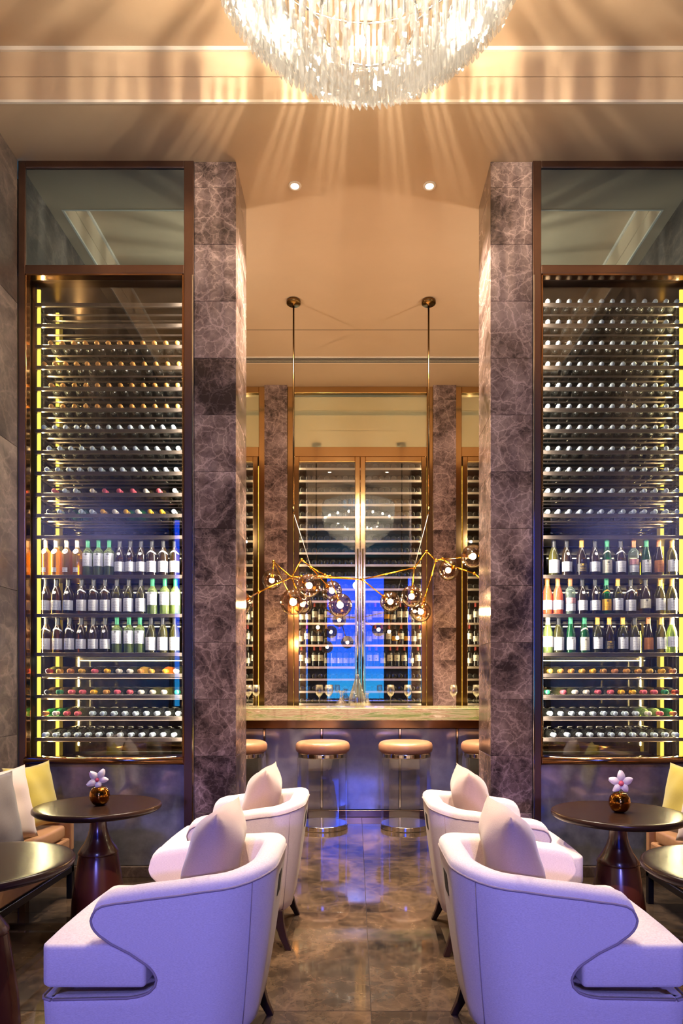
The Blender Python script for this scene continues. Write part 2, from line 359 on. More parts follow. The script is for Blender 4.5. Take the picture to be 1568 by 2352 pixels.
# ================================================================== STRUCTURE
# floor: slab plus polished tiles 1.17 m square
fl = struct(MB().box(-7.2, 7.2, -3.2, 8.4, -.06, -.012).obj('floor', M['grout']))
tile_me = MB().box(-.584, .584, -.584, .584, -.012, 0).mesh('tile', M['floor'], .0012, 1)
for i in range(-3, 3):
    for j in range(-1, 6):
        link('tile', tile_me, fl, (.0645+1.17*(i+.5), 3.87+1.17*(j-2.5)-.0, 0))
# plain stone outside the tiled bay
struct(MB().box(-7.1, -3.45, -3.1, 8.3, -.012, 0).box(3.58, 7.1, -3.1, 8.3, -.012, 0).box(-3.45, 3.58, -3.1, -.23, -.012, 0).obj('floor_border', M['floor'])).parent = fl
fl.children[-1]
# ceiling with the stepped tray over the lounge
TX0, TX1, TY0, TY1, TZ = -2.26, 2.37, 1.587, 4.105, 5.345
ce = MB()
ce.box(-7.2, 7.2, TY1, 8.4, CEIL, 5.3).box(-7.2, 7.2, -3.2, TY0, CEIL, 5.3).box(-7.2, TX0, TY0, TY1, CEIL, 5.3).box(TX1, 7.2, TY0, TY1, CEIL, 5.3)
ce = struct(ce.obj('ceiling', M['ceiling']))
def ring(mb, x0, x1, y0, y1, t, z0, z1):
    """rectangular frame of thickness t growing inwards from the tray edge"""
    mb.box(x0, x1, y1-t, y1, z0, z1); mb.box(x0, x1, y0, y0+t, z0, z1); mb.box(x0, x0+t, y0+t, y1-t, z0, z1); mb.box(x1-t, x1, y0+t, y1-t, z0, z1); return mb
ring(MB(), TX0, TX1, TY0, TY1, .006, 5.002, 5.161).obj('trim_1', M['ceiling'], ce)
ring(MB(), TX0, TX1, TY0, TY1, .006, 5.166, 5.32).obj('trim_2', M['ceiling'], ce)
MB().box(TX0-.1, TX1+.1, TY0-.1, TY1+.1, TZ, TZ+.1).obj('tray_panel', M['ceiling'], ce)
ring(MB(), TX0, TX1, TY0, TY1, .014, 4.998, 5.014).obj('tray_lip', M['white_trim'], ce)
ring(MB(), TX0, TX1, TY0, TY1, .02, 5.32, 5.345).obj('tray_lip', M['white_trim'], ce)
# linear air slot in the bar ceiling and two panel joints
sl = MB().box(-2.4, 2.45, 7.27, 7.41, 4.992, 5.001)
sl = sl.obj('air_slot_frame', M['white_trim'], ce)
for k in range(4): MB().box(-2.4, 2.45, 7.285+.031*k, 7.298+.031*k, 4.989, 4.9925).obj('air_slot', M['dark'], ce)
MB().box(-2.4, 2.45, 6.72, 6.725, 4.998, 5.0).obj('panel_joint', M['grout'], ce)
# walls
def slab_wall(name, x, side, y0, y1):
    w = struct(MB().box(min(x, x+side*.15), max(x, x+side*.15), y0, y1, 0, 5.0).obj(name, M['grout']))
    nz = 5; ny = max(1, round((y1-y0)/1.2)); dy = (y1-y0)/ny
    for i in range(ny):
        for k in range(nz):
            MB().box(min(x, x-side*.014), max(x, x-side*.014), y0+i*dy+.001, y0+(i+1)*dy-.001, k*1.0+.001, k*1.0+.999).obj('stone_slab', M['wall_stone'], w, .002, 1)
    return w
slab_wall('wall_left', -2.364, -1, 1.0, 4.545)
slab_wall('wall_right', 2.474, 1, 1.0, 4.545)
struct(MB().box(-2.62, -2.50, 5.10, 8.4, 0, 5.0).obj('wall_left_bar', M['wall_stone']))
struct(MB().box(2.55, 2.67, 5.10, 8.4, 0, 5.0).obj('wall_right_bar', M['wall_stone']))
struct(MB().box(-2.62, 2.67, 8.42, 8.6, 0, 5.2).obj('wall_back', M['wall_stone']))
struct(MB().box(-7.2, -7.05, -3.2, 1.0, 0, 5.0).obj('wall_far_left', M['wall_stone']))
struct(MB().box(7.05, 7.2, -3.2, 1.0, 0, 5.0).obj('wall_far_right', M['wall_stone']))
struct(MB().box(-7.2, -2.37, 1.0, 1.12, 0, 5.0).obj('wall_return_left', M['wall_stone']))
struct(MB().box(2.48, 7.2, 1.0, 1.12, 0, 5.0).obj('wall_return_right', M['wall_stone']))
# window wall behind the camera
WINS = [(-6.95, -6.3), (-3.45, -3.28), (-1.53, -1.41), (-.86, .86), (1.5, 1.62), (3.4, 3.57), (6.4, 6.95)]
wf = MB(); xs = -7.2
for a, b in WINS: wf.box(xs, a, -3.2, -3.0, 0, 5.0); wf.box(a, b, -3.2, -3.0, 0, .9); wf.box(a, b, -3.2, -3.0, 4.5, 5.0); xs = b
wf.box(xs, 7.2, -3.2, -3.0, 0, 5.0); struct(wf.obj('wall_front', M['wall_stone']))
for i, (a, b) in enumerate(WINS):
    w = MB(); t = .03
    w.box(a, a+t, -3.14, -3.06, .9, 4.5); w.box(b-t, b, -3.14, -3.06, .9, 4.5); w.box(a+t, b-t, -3.14, -3.06, .9, .94); w.box(a+t, b-t, -3.14, -3.06, 4.46, 4.5)
    w = struct(w.obj('window_%d' % (i+1), M['dark_metal']))
    MB().box(a+t, b-t, -3.105, -3.095, .94, 4.46).obj('window_pane', M['window_glass'], w)
    ar = lamp('AREA', 'window_portal', ((a+b)/2, -3.16, 2.7), 1, (1, 1, 1), (PI/2, 0, 0), shape='RECTANGLE', size=b-a, size_y=3.6)
    ar.data.cycles.is_portal = True
# pillars clad in stone courses
def pillar(name, label, x0, x1, y0, y1, zoff=.0):
    t = thing(name, label, 'pillar', ((x0+x1)/2, (y0+y1)/2, 0), group='marble clad pillars'); w, d = (x1-x0)/2, (y1-y0)/2
    MB().box(-w+.01, w-.01, -d+.01, d-.01, 0, CEIL).obj('core', M['grout'], t)
    zs = [0]; z = CEIL-.18
    cuts = []
    while z > .12: cuts.append(z); z -= .397
    zs = [0]+sorted(cuts)+[CEIL]
    for a, b in zip(zs[:-1], zs[1:]):
        MB().box(-w, w, -d, d, a+.0008, b-.0008).obj('stone_slab', M['pillar'], t, .0015, 1)
    return t
pillar('marble_pillar', 'tall brown marble pillar between left wine cabinet and bar opening', -1.125, -.834, 4.56, 4.99)
pillar('marble_pillar', 'tall brown marble pillar between bar opening and right wine cabinet', .943, 1.234, 4.56, 4.99)
pillar('marble_pillar', 'slim far marble pillar left of the double glass wine doors', -1.109, -.832, 7.96, 8.40)
pillar('marble_pillar', 'slim far marble pillar right of the double glass wine doors', .949, 1.227, 7.96, 8.40)
# ================================================================== WINE CABINETS
SH_Y = [700, 747.5, 796, 844, 893, 941.5, 989.5, 1038.5, 1087, 1136, 1184, 1233.5, 1324, 1413.5, 1503, 1551, 1599.5, 1649, 1698]
SHZ = [CH+(HZ-y)*4.70/F for y in SH_Y]
def near_cabinet(label, fx0, fx1, ox0, ox1, ix0, ix1, rx0, rx1, ledx):
    """frame x, opening x, interior x, rack x"""
    t = thing('wine_cabinet', label, 'cabinet', (0, 0, 0)); Y = 4.55
    fm = MB(); zt, zp, zq, zs, zb = 4.985, 4.274, 4.213, .846, .79
    fm.box(fx0, ox0, Y, 4.63, 0.06, 5.0); fm.box(ox1, fx1, Y, 4.63, 0.06, 5.0)
    fm.box(ox0, ox1, Y, 4.63, 4.952, 5.0); fm.box(ox0, ox1, Y, 4.63, zq, zp)
    f = fm.obj('frame', M['bronze'], t, .004, 2)
    # thin polished bead round the lower opening
    bd = MB(); bw = .011
    for a in (ox0, ox1-bw): bd.box(a, a+bw, Y-.008, 4.6, zs, zq-.004)
    bd.box(ox0, ox1, Y-.008, 4.6, zq-.016, zq-.003); bd.obj('bead', M['bronze_lt'], t, .002, 1)
    MB().box(fx1-.012 if fx0 < 0 else fx0, fx1 if fx0 < 0 else fx0+.012, Y-.012, 4.58, .06, 4.2).obj('edge_strip', M['chrome'], t, .003, 1)
    MB().box(ox0, ox1, 4.562, 4.568, zp, 4.952).obj('upper_pane', M['upper_mirror'], t)['label'] = 'grey mirrored pane'
    MB().box(ox0, ox1, 4.614, 4.62, zs, zq).obj('glass_pane', M['glass'], t)
    # rounded sill
    si = MB(); pr = [(Y+.06, zs), (Y-.005, zs), (Y-.022, zs-.008), (Y-.030, zs-.025), (Y-.022, zs-.045), (Y, zb), (Y+.06, zb)]
    vs = [(x, y, z) for x in (ox0, ox1) for y, z in pr]; n = len(pr)
    si.add(vs, [(i, i+1, n+i+1, n+i) for i in range(n-1)]+[(n-1, 0, n, 2*n-1)], True); si.add([vs[i] for i in range(n)], [tuple(range(n))]); si.add([vs[n+i] for i in range(n)], [tuple(reversed(range(n)))])
    si.obj('sill', M['bronze_lt'], t, weld=True)
    wd = (ox1-ox0); w2 = .19
    MB().box(ox0, ox1, 4.60, 4.63, .075, zb).obj('mirror_panel', M['antique'], t, .002, 1)
    MB().box(fx0, fx1, 4.57, 4.66, 0, .072).obj('plinth', M['wall_stone'], t, .002, 1)
    MB().box(ix0, ix1, 5.04, 5.06, .75, 4.25).obj('back_panel', M['back_mirror'], t)
    c = MB(); c.box(ix0-.02, ix0, 4.635, 5.06, .07, 4.99); c.box(ix1, ix1+.02, 4.635, 5.06, .07, 4.99)
    c.obj('side_panel', M['side_panel'], t)
    c = MB(); c.box(ix0, ix1, 4.635, 5.06, 4.25, 4.27); c.box(ix0, ix1, 4.635, 5.06, .75, .77); c.box(ix0-.02, ix1+.02, 5.065, 5.09, 0, 5.0)
    c.obj('carcass', M['bronze'], t)
    for k, z in enumerate(SHZ):
        s = MB(); s.box(rx0, rx1, 4.695, 4.712, z-.0135, z+.0115)
        solid = k in (12, 13, 14, 11)
        if solid: s.box(rx0, rx1, 4.712, 5.0, z-.004, z+.008)
        else:
            for yy in (4.79, 4.87, 4.965): s.box(rx0, rx1, yy, yy+.012, z-.027, z-.016)
            for xx in (rx0, rx1-.012): s.box(xx, xx+.012, 4.712, 5.0, z-.022, z-.012)
        s.obj('shelf', M['shelf'], t, .0012, 1)
    for yy, dx in ((4.7135, 0), (5.006, 0)):
        l = MB().box(ledx-.012, ledx+.012, yy, yy+.009, .80, 4.20).obj('led_strip', M['led'], t)
    u = MB()
    for xx in (rx0-.004, rx1-.012):
        for yy in (4.718, 4.99): u.box(xx, xx+.016, yy, yy+.014, .77, 4.24)
    u.obj('upright', M['shelf'], t)
    # added fill lights under the racks, brightening the display bottles
    for k in (11, 12, 13, 14, 15, 16, 17):
        q = lamp('AREA', 'rack_fill_light', ((rx0+rx1)/2, 4.69, SHZ[k]-.02), .7, (1, .90, .78), (math.radians(38), 0, 0), shape='RECTANGLE', size=1.0, size_y=.008); q.parent = t
    # the cabinet's own lighting strips
    sgn = -1 if ledx > 0 else 1
    a = lamp('AREA', 'cabinet_strip_light', (ledx+sgn*.02, 4.735, 2.5), 44, (1, .80, .42), (0, -sgn*PI/2, 0), shape='RECTANGLE', size=3.3, size_y=.02); a.parent = t
    xr = rx1-.01 if sgn > 0 else rx0+.01
    a = lamp('AREA', 'cabinet_strip_light', (xr, 4.665, 2.5), 36, (1, .88, .74), (0, sgn*PI/2, 0), shape='RECTANGLE', size=3.3, size_y=.02); a.parent = t
    return t
near_cabinet('tall bronze framed wine cabinet filling the left wall bay', -2.35, -1.1265, -2.30, -1.195, -2.43, -1.17, -2.306, -1.235, -2.285)
near_cabinet('tall bronze framed wine cabinet filling the right wall bay', 1.2355, 2.47, 1.295, 2.445, 1.27, 2.53, 1.335, 2.44, 2.352)
# ---- bottle meshes (upright, base at z=0)
BURG = [(0, .006), (.030, 0), (.0375, .004), (.0385, .012), (.0385, .135), (.036, .16), (.028, .19), (.019, .215), (.0155, .235), (.0145, .262), (.0165, .266), (.0165, .276), (.0, .277)]
BORD = [(0, .006), (.030, 0), (.0365, .004), (.037, .012), (.037, .178), (.034, .193), (.024, .206), (.0165, .216), (.0145, .225), (.0145, .262), (.0165, .266), (.0165, .276), (.0, .277)]
FLUTE = [(0, .006), (.028, 0), (.035, .004), (.036, .012), (.036, .11), (.032, .15), (.025, .19), (.018, .23), (.0145, .262), (.0165, .266), (.0165, .286), (.0, .287)]
PROF = dict(burg=BURG, bord=BORD, flute=FLUTE)
def rad(prof, z):
    for (r0, z0), (r1, z1) in zip(prof[:-1], prof[1:]):
        if z0 <= z <= z1 and z1 > z0: return r0+(r1-r0)*(z-z0)/(z1-z0)
    return prof[-2][0]
_cache = {}
def m_body(kind, col, n=14):
    k = ('b', kind, col, n)
    if k not in _cache: _cache[k] = MB().lathe(PROF[kind], n).mesh('bottle_glass', B[col])
    return _cache[k]
def m_cap(kind, cap, n=12, z0=None):
    k = ('c', kind, cap, n)
    if k not in _cache:
        pr = PROF[kind]; zt = pr[-1][1]; z0 = z0 or (.222 if kind != 'flute' else .235)
        zz = [z0, z0+.01, z0+.02, zt-.02, zt-.012, zt]; prof = [(rad(pr, z)+.0012, z) for z in zz[:-1]]+[(.0172, zt-.001), (.0155, zt+.0012), (0, zt+.0016)]
        _cache[k] = MB().lathe(prof, n).mesh('capsule', CAP[cap])
    return _cache[k]
def m_label(kind, lab, z0, z1, a=1.25):
    k = ('l', kind, lab, z0, z1, a)
    if k not in _cache:
        pr = PROF[kind]; vs = []; fs = []; n = 12; rows = [z0+(z1-z0)*i/3 for i in range(4)]
        for z in rows:
            r = rad(pr, z)+.0011
            for i in range(n+1):
                w = -PI/2-a+2*a*i/n; vs.append((r*math.cos(w), r*math.sin(w), z))
        for j in range(3):
            for i in range(n): q = j*(n+1)+i; fs.append((q, q+1, q+n+2, q+n+1))
        _cache[k] = MB().add(vs, fs, True).mesh('paper_label', LAB[lab])
    return _cache[k]
def m_disc(kind, lab, z, r, heart=False):
    """small round or heart medallion hugging the shoulder"""
    k = ('d', kind, lab, z, r, heart)
    if k not in _cache:
        pr = PROF[kind]; vs = []; n = 14
        def onsurf(dx, dz):
            R = rad(pr, z+dz)+.0018; w = dx/R; return (R*math.sin(w), -R*math.cos(w), z+dz)
        vs.append(onsurf(0, 0))
        for i in range(n):
            w = 2*PI*i/n; rr = r*(1+.25*(math.sin(w) < 0)*abs(math.sin(w))-.35*max(0, math.sin(w))**8 if heart else 1)
            vs.append(onsurf(rr*math.cos(w), rr*math.sin(w)))
        _cache[k] = MB().add(vs, [(0, 1+i, 1+(i+1) % n) for i in range(n)], True).mesh('medallion_label', LAB[lab])
    return _cache[k]
def m_collar(kind, lab, z):
    k = ('k', kind, lab, z)
    if k not in _cache:
        pr = PROF[kind]; vs = []; fs = []; n = 14; a = 1.3
        for s in (0, 1):
            for i in range(n+1):
                w = -a+2*a*i/n; dz = -.020*(abs(w)/a)**1.3+(.012 if s else 0); R = rad(pr, z+dz)+.0016; vs.append((R*math.sin(w), -R*math.cos(w), z+dz))
        for i in range(n): fs.append((i, i+1, n+2+i, n+1+i))
        _cache[k] = MB().add(vs, fs, True).mesh('collar_label', LAB[lab])
    return _cache[k]
KINDS = {  # profile, glass, capsule, labels, describing words
 'G': ('bord', 'gold', 'cream', [('disc', 'plain', .19, .022), ('lab', 'plain', .03, .065, .5)], 'golden dessert wine bottle with round label'),
 'L': ('bord', 'pale', 'green', [('lab', 'tall', .075, .175, 1.2)], 'pale green bottle with tall white label'),
 'H': ('burg', 'brown', 'black', [('lab', 'white', .035, .110, 1.25), ('heart', 'plain', .172, .012)], 'brown bottle with small heart label on shoulder'),
 'W': ('burg', 'brown', 'black', [('lab', 'plain', .030, .115, 1.25), ('col', 'plain', .186)], 'brown bottle with curved white collar label'),
 'P': ('burg', 'olive', 'black', [('lab', 'plain', .025, .125, 1.25)], 'olive bottle with plain white label'),
 'K': ('burg', 'brown', 'gold', [('lab', 'black', .035, .095, 1.25)], 'dark bottle with black and gold label'),
 'E': ('flute', 'green', 'green', [('lab', 'cream', .025, .130, 1.25), ('col', 'cream', .195)], 'green bottle with cream label'),
 'C': ('bord', 'clear', 'copper', [('lab', 'plain', .03, .085, 1.2), ('lab', 'pink', .088, .13, 1.2)], 'clear bottle with pink and white labels'),
 'N': ('flute', 'green', 'green', [('lab', 'white', .03, .13, 1.2)], 'slender green bottle with white label'),
 'B': ('flute', 'brown', 'copper', [('lab', 'copper', .03, .125, 1.25)], 'dark bottle with copper label'),
 'M': ('burg', 'olive', 'gold', [('lab', 'white', .035, .125, 1.2)], 'olive bottle with crested white label'),
 'R': ('burg', 'rose', 'copper', [('lab', 'white', .04, .11, 1.25)], 'orange pink rose bottle with white label'),
 'Y': ('flute', 'green', 'green', [('lab', 'yellow', .035, .125, 1.25), ('col', 'yellow', .19)], 'green bottle with yellow label'),
 'T': ('burg', 'brown', 'black', [('lab', 'cream', .05, .12, 1.25)], 'dark bottle with cream label'),
 'A': ('burg', 'pale', 'cream', [('lab', 'tall', .05, .13, 1.2)], 'pale green clear bottle with white label'),
 'D': ('bord', 'dark', 'black', [('lab', 'cream', .05, .12, 1.3)], 'dark bottle with cream label'),
 'F': ('bord', 'dark', 'red', [('lab', 'cream', .08, .16, 1.3)], 'dark red capped bottle with high cream label'),
 'O': ('bord', 'dark', 'black', [('lab', 'yellow', .06, .12, 1.3)], 'dark bottle with yellow label')}
def bottle(kind, loc, label, group, room=.262):
    pr, gl, cp, labs, _ = KINDS[kind]
    t = thing('wine_bottle', label, 'bottle', loc, random.uniform(-.06, .06), group)
    t.scale = (1, 1, min(1, room/PROF[pr][-1][1]))
    link('bottle_glass', m_body(pr, gl), t); link('capsule', m_cap(pr, cp), t)
    for l in labs:
        if l[0] == 'lab': link('paper_label', m_label(pr, *l[1:]), t)
        elif l[0] == 'disc': link('medallion_label', m_disc(pr, *l[1:]), t)
        elif l[0] == 'heart': link('medallion_label', m_disc(pr, *l[1:], True), t)
        else: link('collar_label', m_collar(pr, *l[1:]), t)
    return t
def lying(loc, col, cap, label, group, tilt=0, kind='bord'):
    t = thing('wine_bottle', label, 'bottle', loc, 0, group)
    t.rotation_euler = (PI/2+random.uniform(-.006, 0), 0, random.uniform(-.002, .002)+tilt)
    link('bottle_glass', m_body(kind, col, 12), t); link('capsule', m_cap(kind, cap, 12), t); return t
GL = dict(dark='dark', brown='brown', olive='olive', green='green', gold='golden', rose='rose', orange='bright orange', pale='pale green')
CN = dict(amber='amber', silver='silver', pink='pink', black='black', gold='gold', red='red', green='green', yellow='yellow', copper='copper', cream='cream')
def spaced(xs, D=4.705, lo=-2.245, hi=2.318):
    w = [(x-CX)*D/F for x in xs]; w[0] = max(w[0], lo); w[-1] = min(w[-1], hi)
    for i in range(1, len(w)): w[i] = max(w[i], w[i-1]+.0775)
    w[-1] = min(w[-1], hi)
    for i in range(len(w)-2, -1, -1): w[i] = min(w[i], w[i+1]-.0775)
    return w
REST = {'left': MB(), 'right': MB()}
def rest_row(side, k, xs, cap):
    """the small upper rows: past the three hundred largest bottles, kept as one mesh per cabinet"""
    z = SHZ[k]+.0300; mb = REST[side]
    for X in spaced(xs):
        c = (X, 4.985, z)
        mb.lathe([(r_, -q) for r_, q in BORD[1:]], 10, c, 0, 'y'); zt = BORD[-1][1]
        mb.lathe([(.0157, -.222), (.0157, -zt+.014), (.0178, -zt+.012), (.0172, -zt-.001), (0, -zt-.0016)], 10, c, 1 if cap == 'amber' else 2, 'y')
def lie_row(side, k, xs, caps, cols):
    if caps[0] != 'pink' and ((side == 'left' and 2 <= k <= 6) or (side == 'right' and k <= 8)): return rest_row(side, k, xs, caps[0])
    z = SHZ[k]+.0300
    for i, X in enumerate(spaced(xs)):
        cp = caps[i % len(caps)]; cl = cols[i % len(cols)]
        where = ('%s rack from top' % ORD[k]) if k < 12 else ('%s rack from bottom' % ['lowest', 'second', 'third', 'fourth'][18-k]).replace('lowest rack from bottom', 'lowest rack')
        lab = '%s-capped %s bottle lying in %s cabinet, %s, %s from left' % (CN[cp], GL[cl], side, where, ORD[i])
        lying((X, 4.985, z), cl, cp, lab, 'bottles lying in the %s cabinet racks' % side)
def seq(x, d, n): return [x+d*i for i in range(n)]
DK = ['dark']
# left cabinet
for k, xs, cap in ((2, seq(115, 26.5, 12), 'amber'), (3, seq(90, 26.7, 13), 'amber'), (4, seq(117, 26.4, 12), 'amber'), (5, seq(117, 26.4, 12), 'amber'),
                   (6, seq(97, 24.2, 13), 'silver'), (7, seq(112, 24.1, 13), 'silver'), (8, seq(107, 24.4, 13), 'silver')):
    lie_row('left', k, xs, [cap], DK)
lie_row('left', 9, [123, 143, 171, 211, 239, 272, 303, 333, 363, 400], ['pink', 'silver', 'silver', 'cream', 'pink', 'pink', 'pink', 'cream', 'pink', 'silver'], ['dark', 'dark', 'dark', 'brown', 'brown', 'brown', 'brown', 'brown', 'brown', 'dark'])
lie_row('left', 10, [111, 133, 158, 182, 205, 233, 262, 288, 315, 343, 370, 398], ['black', 'silver', 'black', 'silver', 'silver', 'yellow', 'cream', 'yellow', 'cream', 'yellow', 'yellow', 'silver'], ['dark', 'dark', 'green', 'green', 'dark'])
lie_row('left', 15, [109, 132, 156, 184, 214, 243, 270, 295, 320, 345, 377, 402], ['red', 'gold', 'copper', 'gold', 'pink', 'yellow', 'cream', 'cream', 'amber', 'gold', 'yellow', 'cream'],
        ['olive', 'brown', 'brown', 'brown', 'dark', 'dark', 'dark', 'olive', 'gold', 'brown', 'orange', 'olive'])
lie_row('left', 16, [107, 133, 161, 186, 212, 241, 266, 295, 321, 348, 374, 405], ['black', 'green', 'pink', 'pink', 'yellow', 'amber', 'pink', 'pink', 'cream', 'cream', 'cream', 'green'],
        ['brown', 'brown', 'olive', 'brown', 'olive', 'dark', 'dark', 'dark', 'dark', 'olive', 'olive', 'dark'])
lie_row('left', 17, [98, 122, 146, 175, 209, 234, 259, 282, 308, 332, 356, 380, 405], ['copper', 'cream', 'pink', 'pink']+['silver']*9, ['green', 'green', 'brown', 'olive']+['dark']*9)
lie_row('left', 18, [94, 116, 143, 168, 193, 216, 239, 266, 289, 312, 337, 366, 396], ['silver'], DK)
# right cabinet
for k in range(0, 11):
    lie_row('right', k, seq([1263, 1265, 1262, 1263, 1264, 1264, 1265, 1267, 1266, 1266, 1265][k], 24.5, 13), ['silver'], DK)
lie_row('right', 15, [1265, 1288, 1312, 1334, 1361, 1387, 1415, 1442, 1469, 1495, 1523, 1549], ['gold', 'amber', 'amber', 'gold', 'yellow', 'amber', 'copper', 'amber', 'amber', 'gold', 'yellow', 'copper'],
        ['brown', 'olive', 'brown', 'dark', 'brown', 'dark', 'brown'])
lie_row('right', 16, [1258, 1296, 1323, 1349, 1376, 1405, 1428, 1457, 1486, 1512, 1538, 1565], ['green', 'pink', 'cream', 'cream', 'pink', 'pink', 'yellow', 'yellow', 'pink', 'pink', 'green', 'red'],
        ['brown', 'olive', 'olive', 'dark', 'dark', 'dark', 'brown', 'brown', 'olive', 'brown', 'brown', 'dark'])
lie_row('right', 17, [1265, 1290, 1314, 1338, 1364, 1389, 1413, 1437, 1463, 1492, 1519, 1550], ['silver']*9+['cream', 'pink', 'copper'], ['dark']*9+['pale', 'pale', 'green'])
lie_row('right', 18, [1273, 1305, 1334, 1358, 1383, 1407, 1431, 1456, 1480, 1505, 1530, 1556], ['silver'], DK)
for sd in REST:
    q = REST[sd].obj('upper_bottles', [B['dark'], CAP['amber'], CAP['silver']]); q['kind'] = 'stuff'
    tag(q, 'rows of dark bottles lying necks out in the upper racks of the %s cabinet' % sd, 'bottles')
def stand_row(side, k, xs, kinds):
    z = SHZ[k]+.0085
    names = {12: 'upper', 13: 'middle', 14: 'lower'}
    D = 4.765
    for i, (X, kd) in enumerate(zip(spaced(xs, D, -2.26, 2.385), kinds)):
        pass
        lab = '%s, %s cabinet %s display shelf, %s from left' % (KINDS[kd][4], side, names[k], ORD[i])
        bottle(kd, (X, D, z), lab, 'bottles standing in the %s cabinet' % side, .2630)
u = lambda a, x0, s: [x0+q/s for q in a]
stand_row('left', 12, u([180, 280, 370, 470, 572, 677, 785, 897, 1005, 1115, 1225, 1335, 1445], 60, 4.24), 'GGGGLLLHHHWWW')
stand_row('left', 13, u([180, 295, 412, 543, 660, 772, 885, 1000, 1118, 1230, 1350, 1450], 60, 4.24), 'HHHWWWPPPLLL')
stand_row('left', 14, u([193, 308, 425, 538, 657, 772, 885, 1002, 1108, 1216, 1330, 1445], 60, 4.24), 'WWWHHHLLLPPP')
stand_row('right', 12, u([150, 290, 455, 598, 732, 880, 1025, 1162, 1300, 1460, 1575], 1240, 4.78), 'PHKHEWCNBMP')
stand_row('right', 13, u([78, 185, 330, 460, 600, 725, 850, 990, 1152, 1315, 1465, 1590], 1240, 4.78), 'RRCHHYMWTMMP')
stand_row('right', 14, u([85, 180, 335, 485, 628, 757, 905, 1035, 1185, 1327, 1478, 1585], 1240, 4.78), 'APNEMKMPBMAP')
# bottles standing behind on shelf eleven, only their necks show through the racks
# ---- far cabinets behind the bar
FY = 8.0
FSH = [1077, 1105, 1132.5, 1160, 1188, 1215.6, 1243.3, 1271, 1298.6, 1326.3, 1354, 1381.7, 1432.5, 1482.8, 1533, 1561, 1589, 1617.5, 1646, 1675]
FSZ = [CH+(HZ-y)*8.13/F for y in FSH]
def fx(px, D=FY): return (px-CX)*D/F
def far_cabinet(label, a, b, bays, double):
    t = thing('wine_cabinet', label, 'cabinet'); zt, zp, zq = CEIL, CH+(HZ-1030)*FY/F, CH+(HZ-1045)*FY/F
    fw = .075
    fr = MB(); fr.box(a, a+fw, FY, 8.1, 0, CEIL); fr.box(b-fw, b, FY, 8.1, 0, CEIL); fr.box(a+fw, b-fw, FY, 8.1, 4.92, CEIL); fr.box(a+fw, b-fw, FY, 8.1, zq-.02, zp+.02)
    fr.obj('frame', M['gold_frame'], t, .004, 1)
    MB().box(a+fw, b-fw, 8.06, 8.07, zp+.02, 4.92).obj('upper_pane', M['upper_far'], t)['label'] = 'pale gold mirrored pane'
    ix0, ix1 = a+fw+.004, b-fw-.004
    nb = 2 if double else 1; w = (ix1-ix0)/nb
    for i in range(nb):
        d = MB(); x0, x1 = ix0+i*w+.002, ix0+(i+1)*w-.002; s = .062
        d.box(x0, x0+s, 7.975, 8.03, .08, zq-.03); d.box(x1-s, x1, 7.975, 8.03, .08, zq-.03); d.box(x0+s, x1-s, 7.975, 8.03, zq-.09, zq-.03); d.box(x0+s, x1-s, 7.975, 8.03, .08, .2)
        d = d.obj('door', M['gold_frame'], t, .005, 1)
        MB().box(x0+s, x1-s, 8.0, 8.006, .2, zq-.09).obj('glass_pane', M['glass_far'], d)
        if double: MB().tube([(x1-.03 if i == 0 else x0+.03, 7.95, 1.1), (x1-.03 if i == 0 else x0+.03, 7.95, 3.0)], .012, 8).obj('handle', M['chrome'], d)
    MB().box(a, b, 8.385, 8.405, 0, CEIL).obj('back_panel', M['side_panel'], t)
    MB().box(a, b, 7.99, 8.1, 0, .08).obj('plinth', M['bronze'], t)
    c = MB(); c.box(a, a+.02, 8.1, 8.385, 0, CEIL-.002); c.box(b-.02, b, 8.1, 8.385, 0, CEIL-.002); c.obj('side_panel', M['bronze'], t)
    for k, z in enumerate(FSZ):
        MB().box(a+.03, b-.03, 8.125, 8.140, z-.014, z+.012).box(a+.03, b-.03, 8.1401, 8.37, z-.004, z+.006, 1).obj('shelf', [M['shelf_far'], M['shelf_dark']], t)
    for xx in (a+.085, b-.095):
        MB().box(xx, xx+.008, 8.108, 8.116, .2, zq-.1).obj('led_strip', M['led'], t)
    for sgn, xx in ((1, a+.08), (-1, b-.08)):
        q = lamp('AREA', 'cabinet_strip_light', (xx, 8.085, 2.4), 12, (1, .86, .6), (0, -sgn*PI/2, 0), shape='RECTANGLE', size=3.6, size_y=.015); q.parent = t
    # bottles lying butt-end out: too many and too small to count, one mesh
    mb = MB()
    for k, z in enumerate(FSZ):
        if 12 <= k <= 14: continue
        for (p0, p1, n) in bays:
            for i in range(n):
                x = p0+(p1-p0)*(i+.5)/n
                mb.lathe([(0, .008), (.026, 0), (.0345, .004), (.0345, .16), (.014, .19), (.013, .20)], 12, (x, 8.15, z+.042+(.0 if k < 15 else 0)), axis='y')
    s = mb.obj('bottle_stack', B['dark'], None); s['kind'] = 'stuff'
    tag(s, 'dark bottles lying butt end out inside the %s' % label.replace('tall ', '').replace(' behind the bar', ' at the back'), 'bottles')
    return t
CA, CB_ = fx(660), fx(994)
far_cabinet('double doored wine cabinet behind the bar', CA, CB_, [(fx(687, 8.15), fx(814, 8.15), 9), (fx(840, 8.15), fx(968, 8.15), 9)], True)
far_cabinet('gilt wine cabinet left of far left pillar', -2.48, fx(608), [(-2.3, fx(583, 8.15), 14)], False)
far_cabinet('gilt wine cabinet right of far right pillar', fx(1046), 2.53, [(fx(1072, 8.15), 2.4, 14)], False)
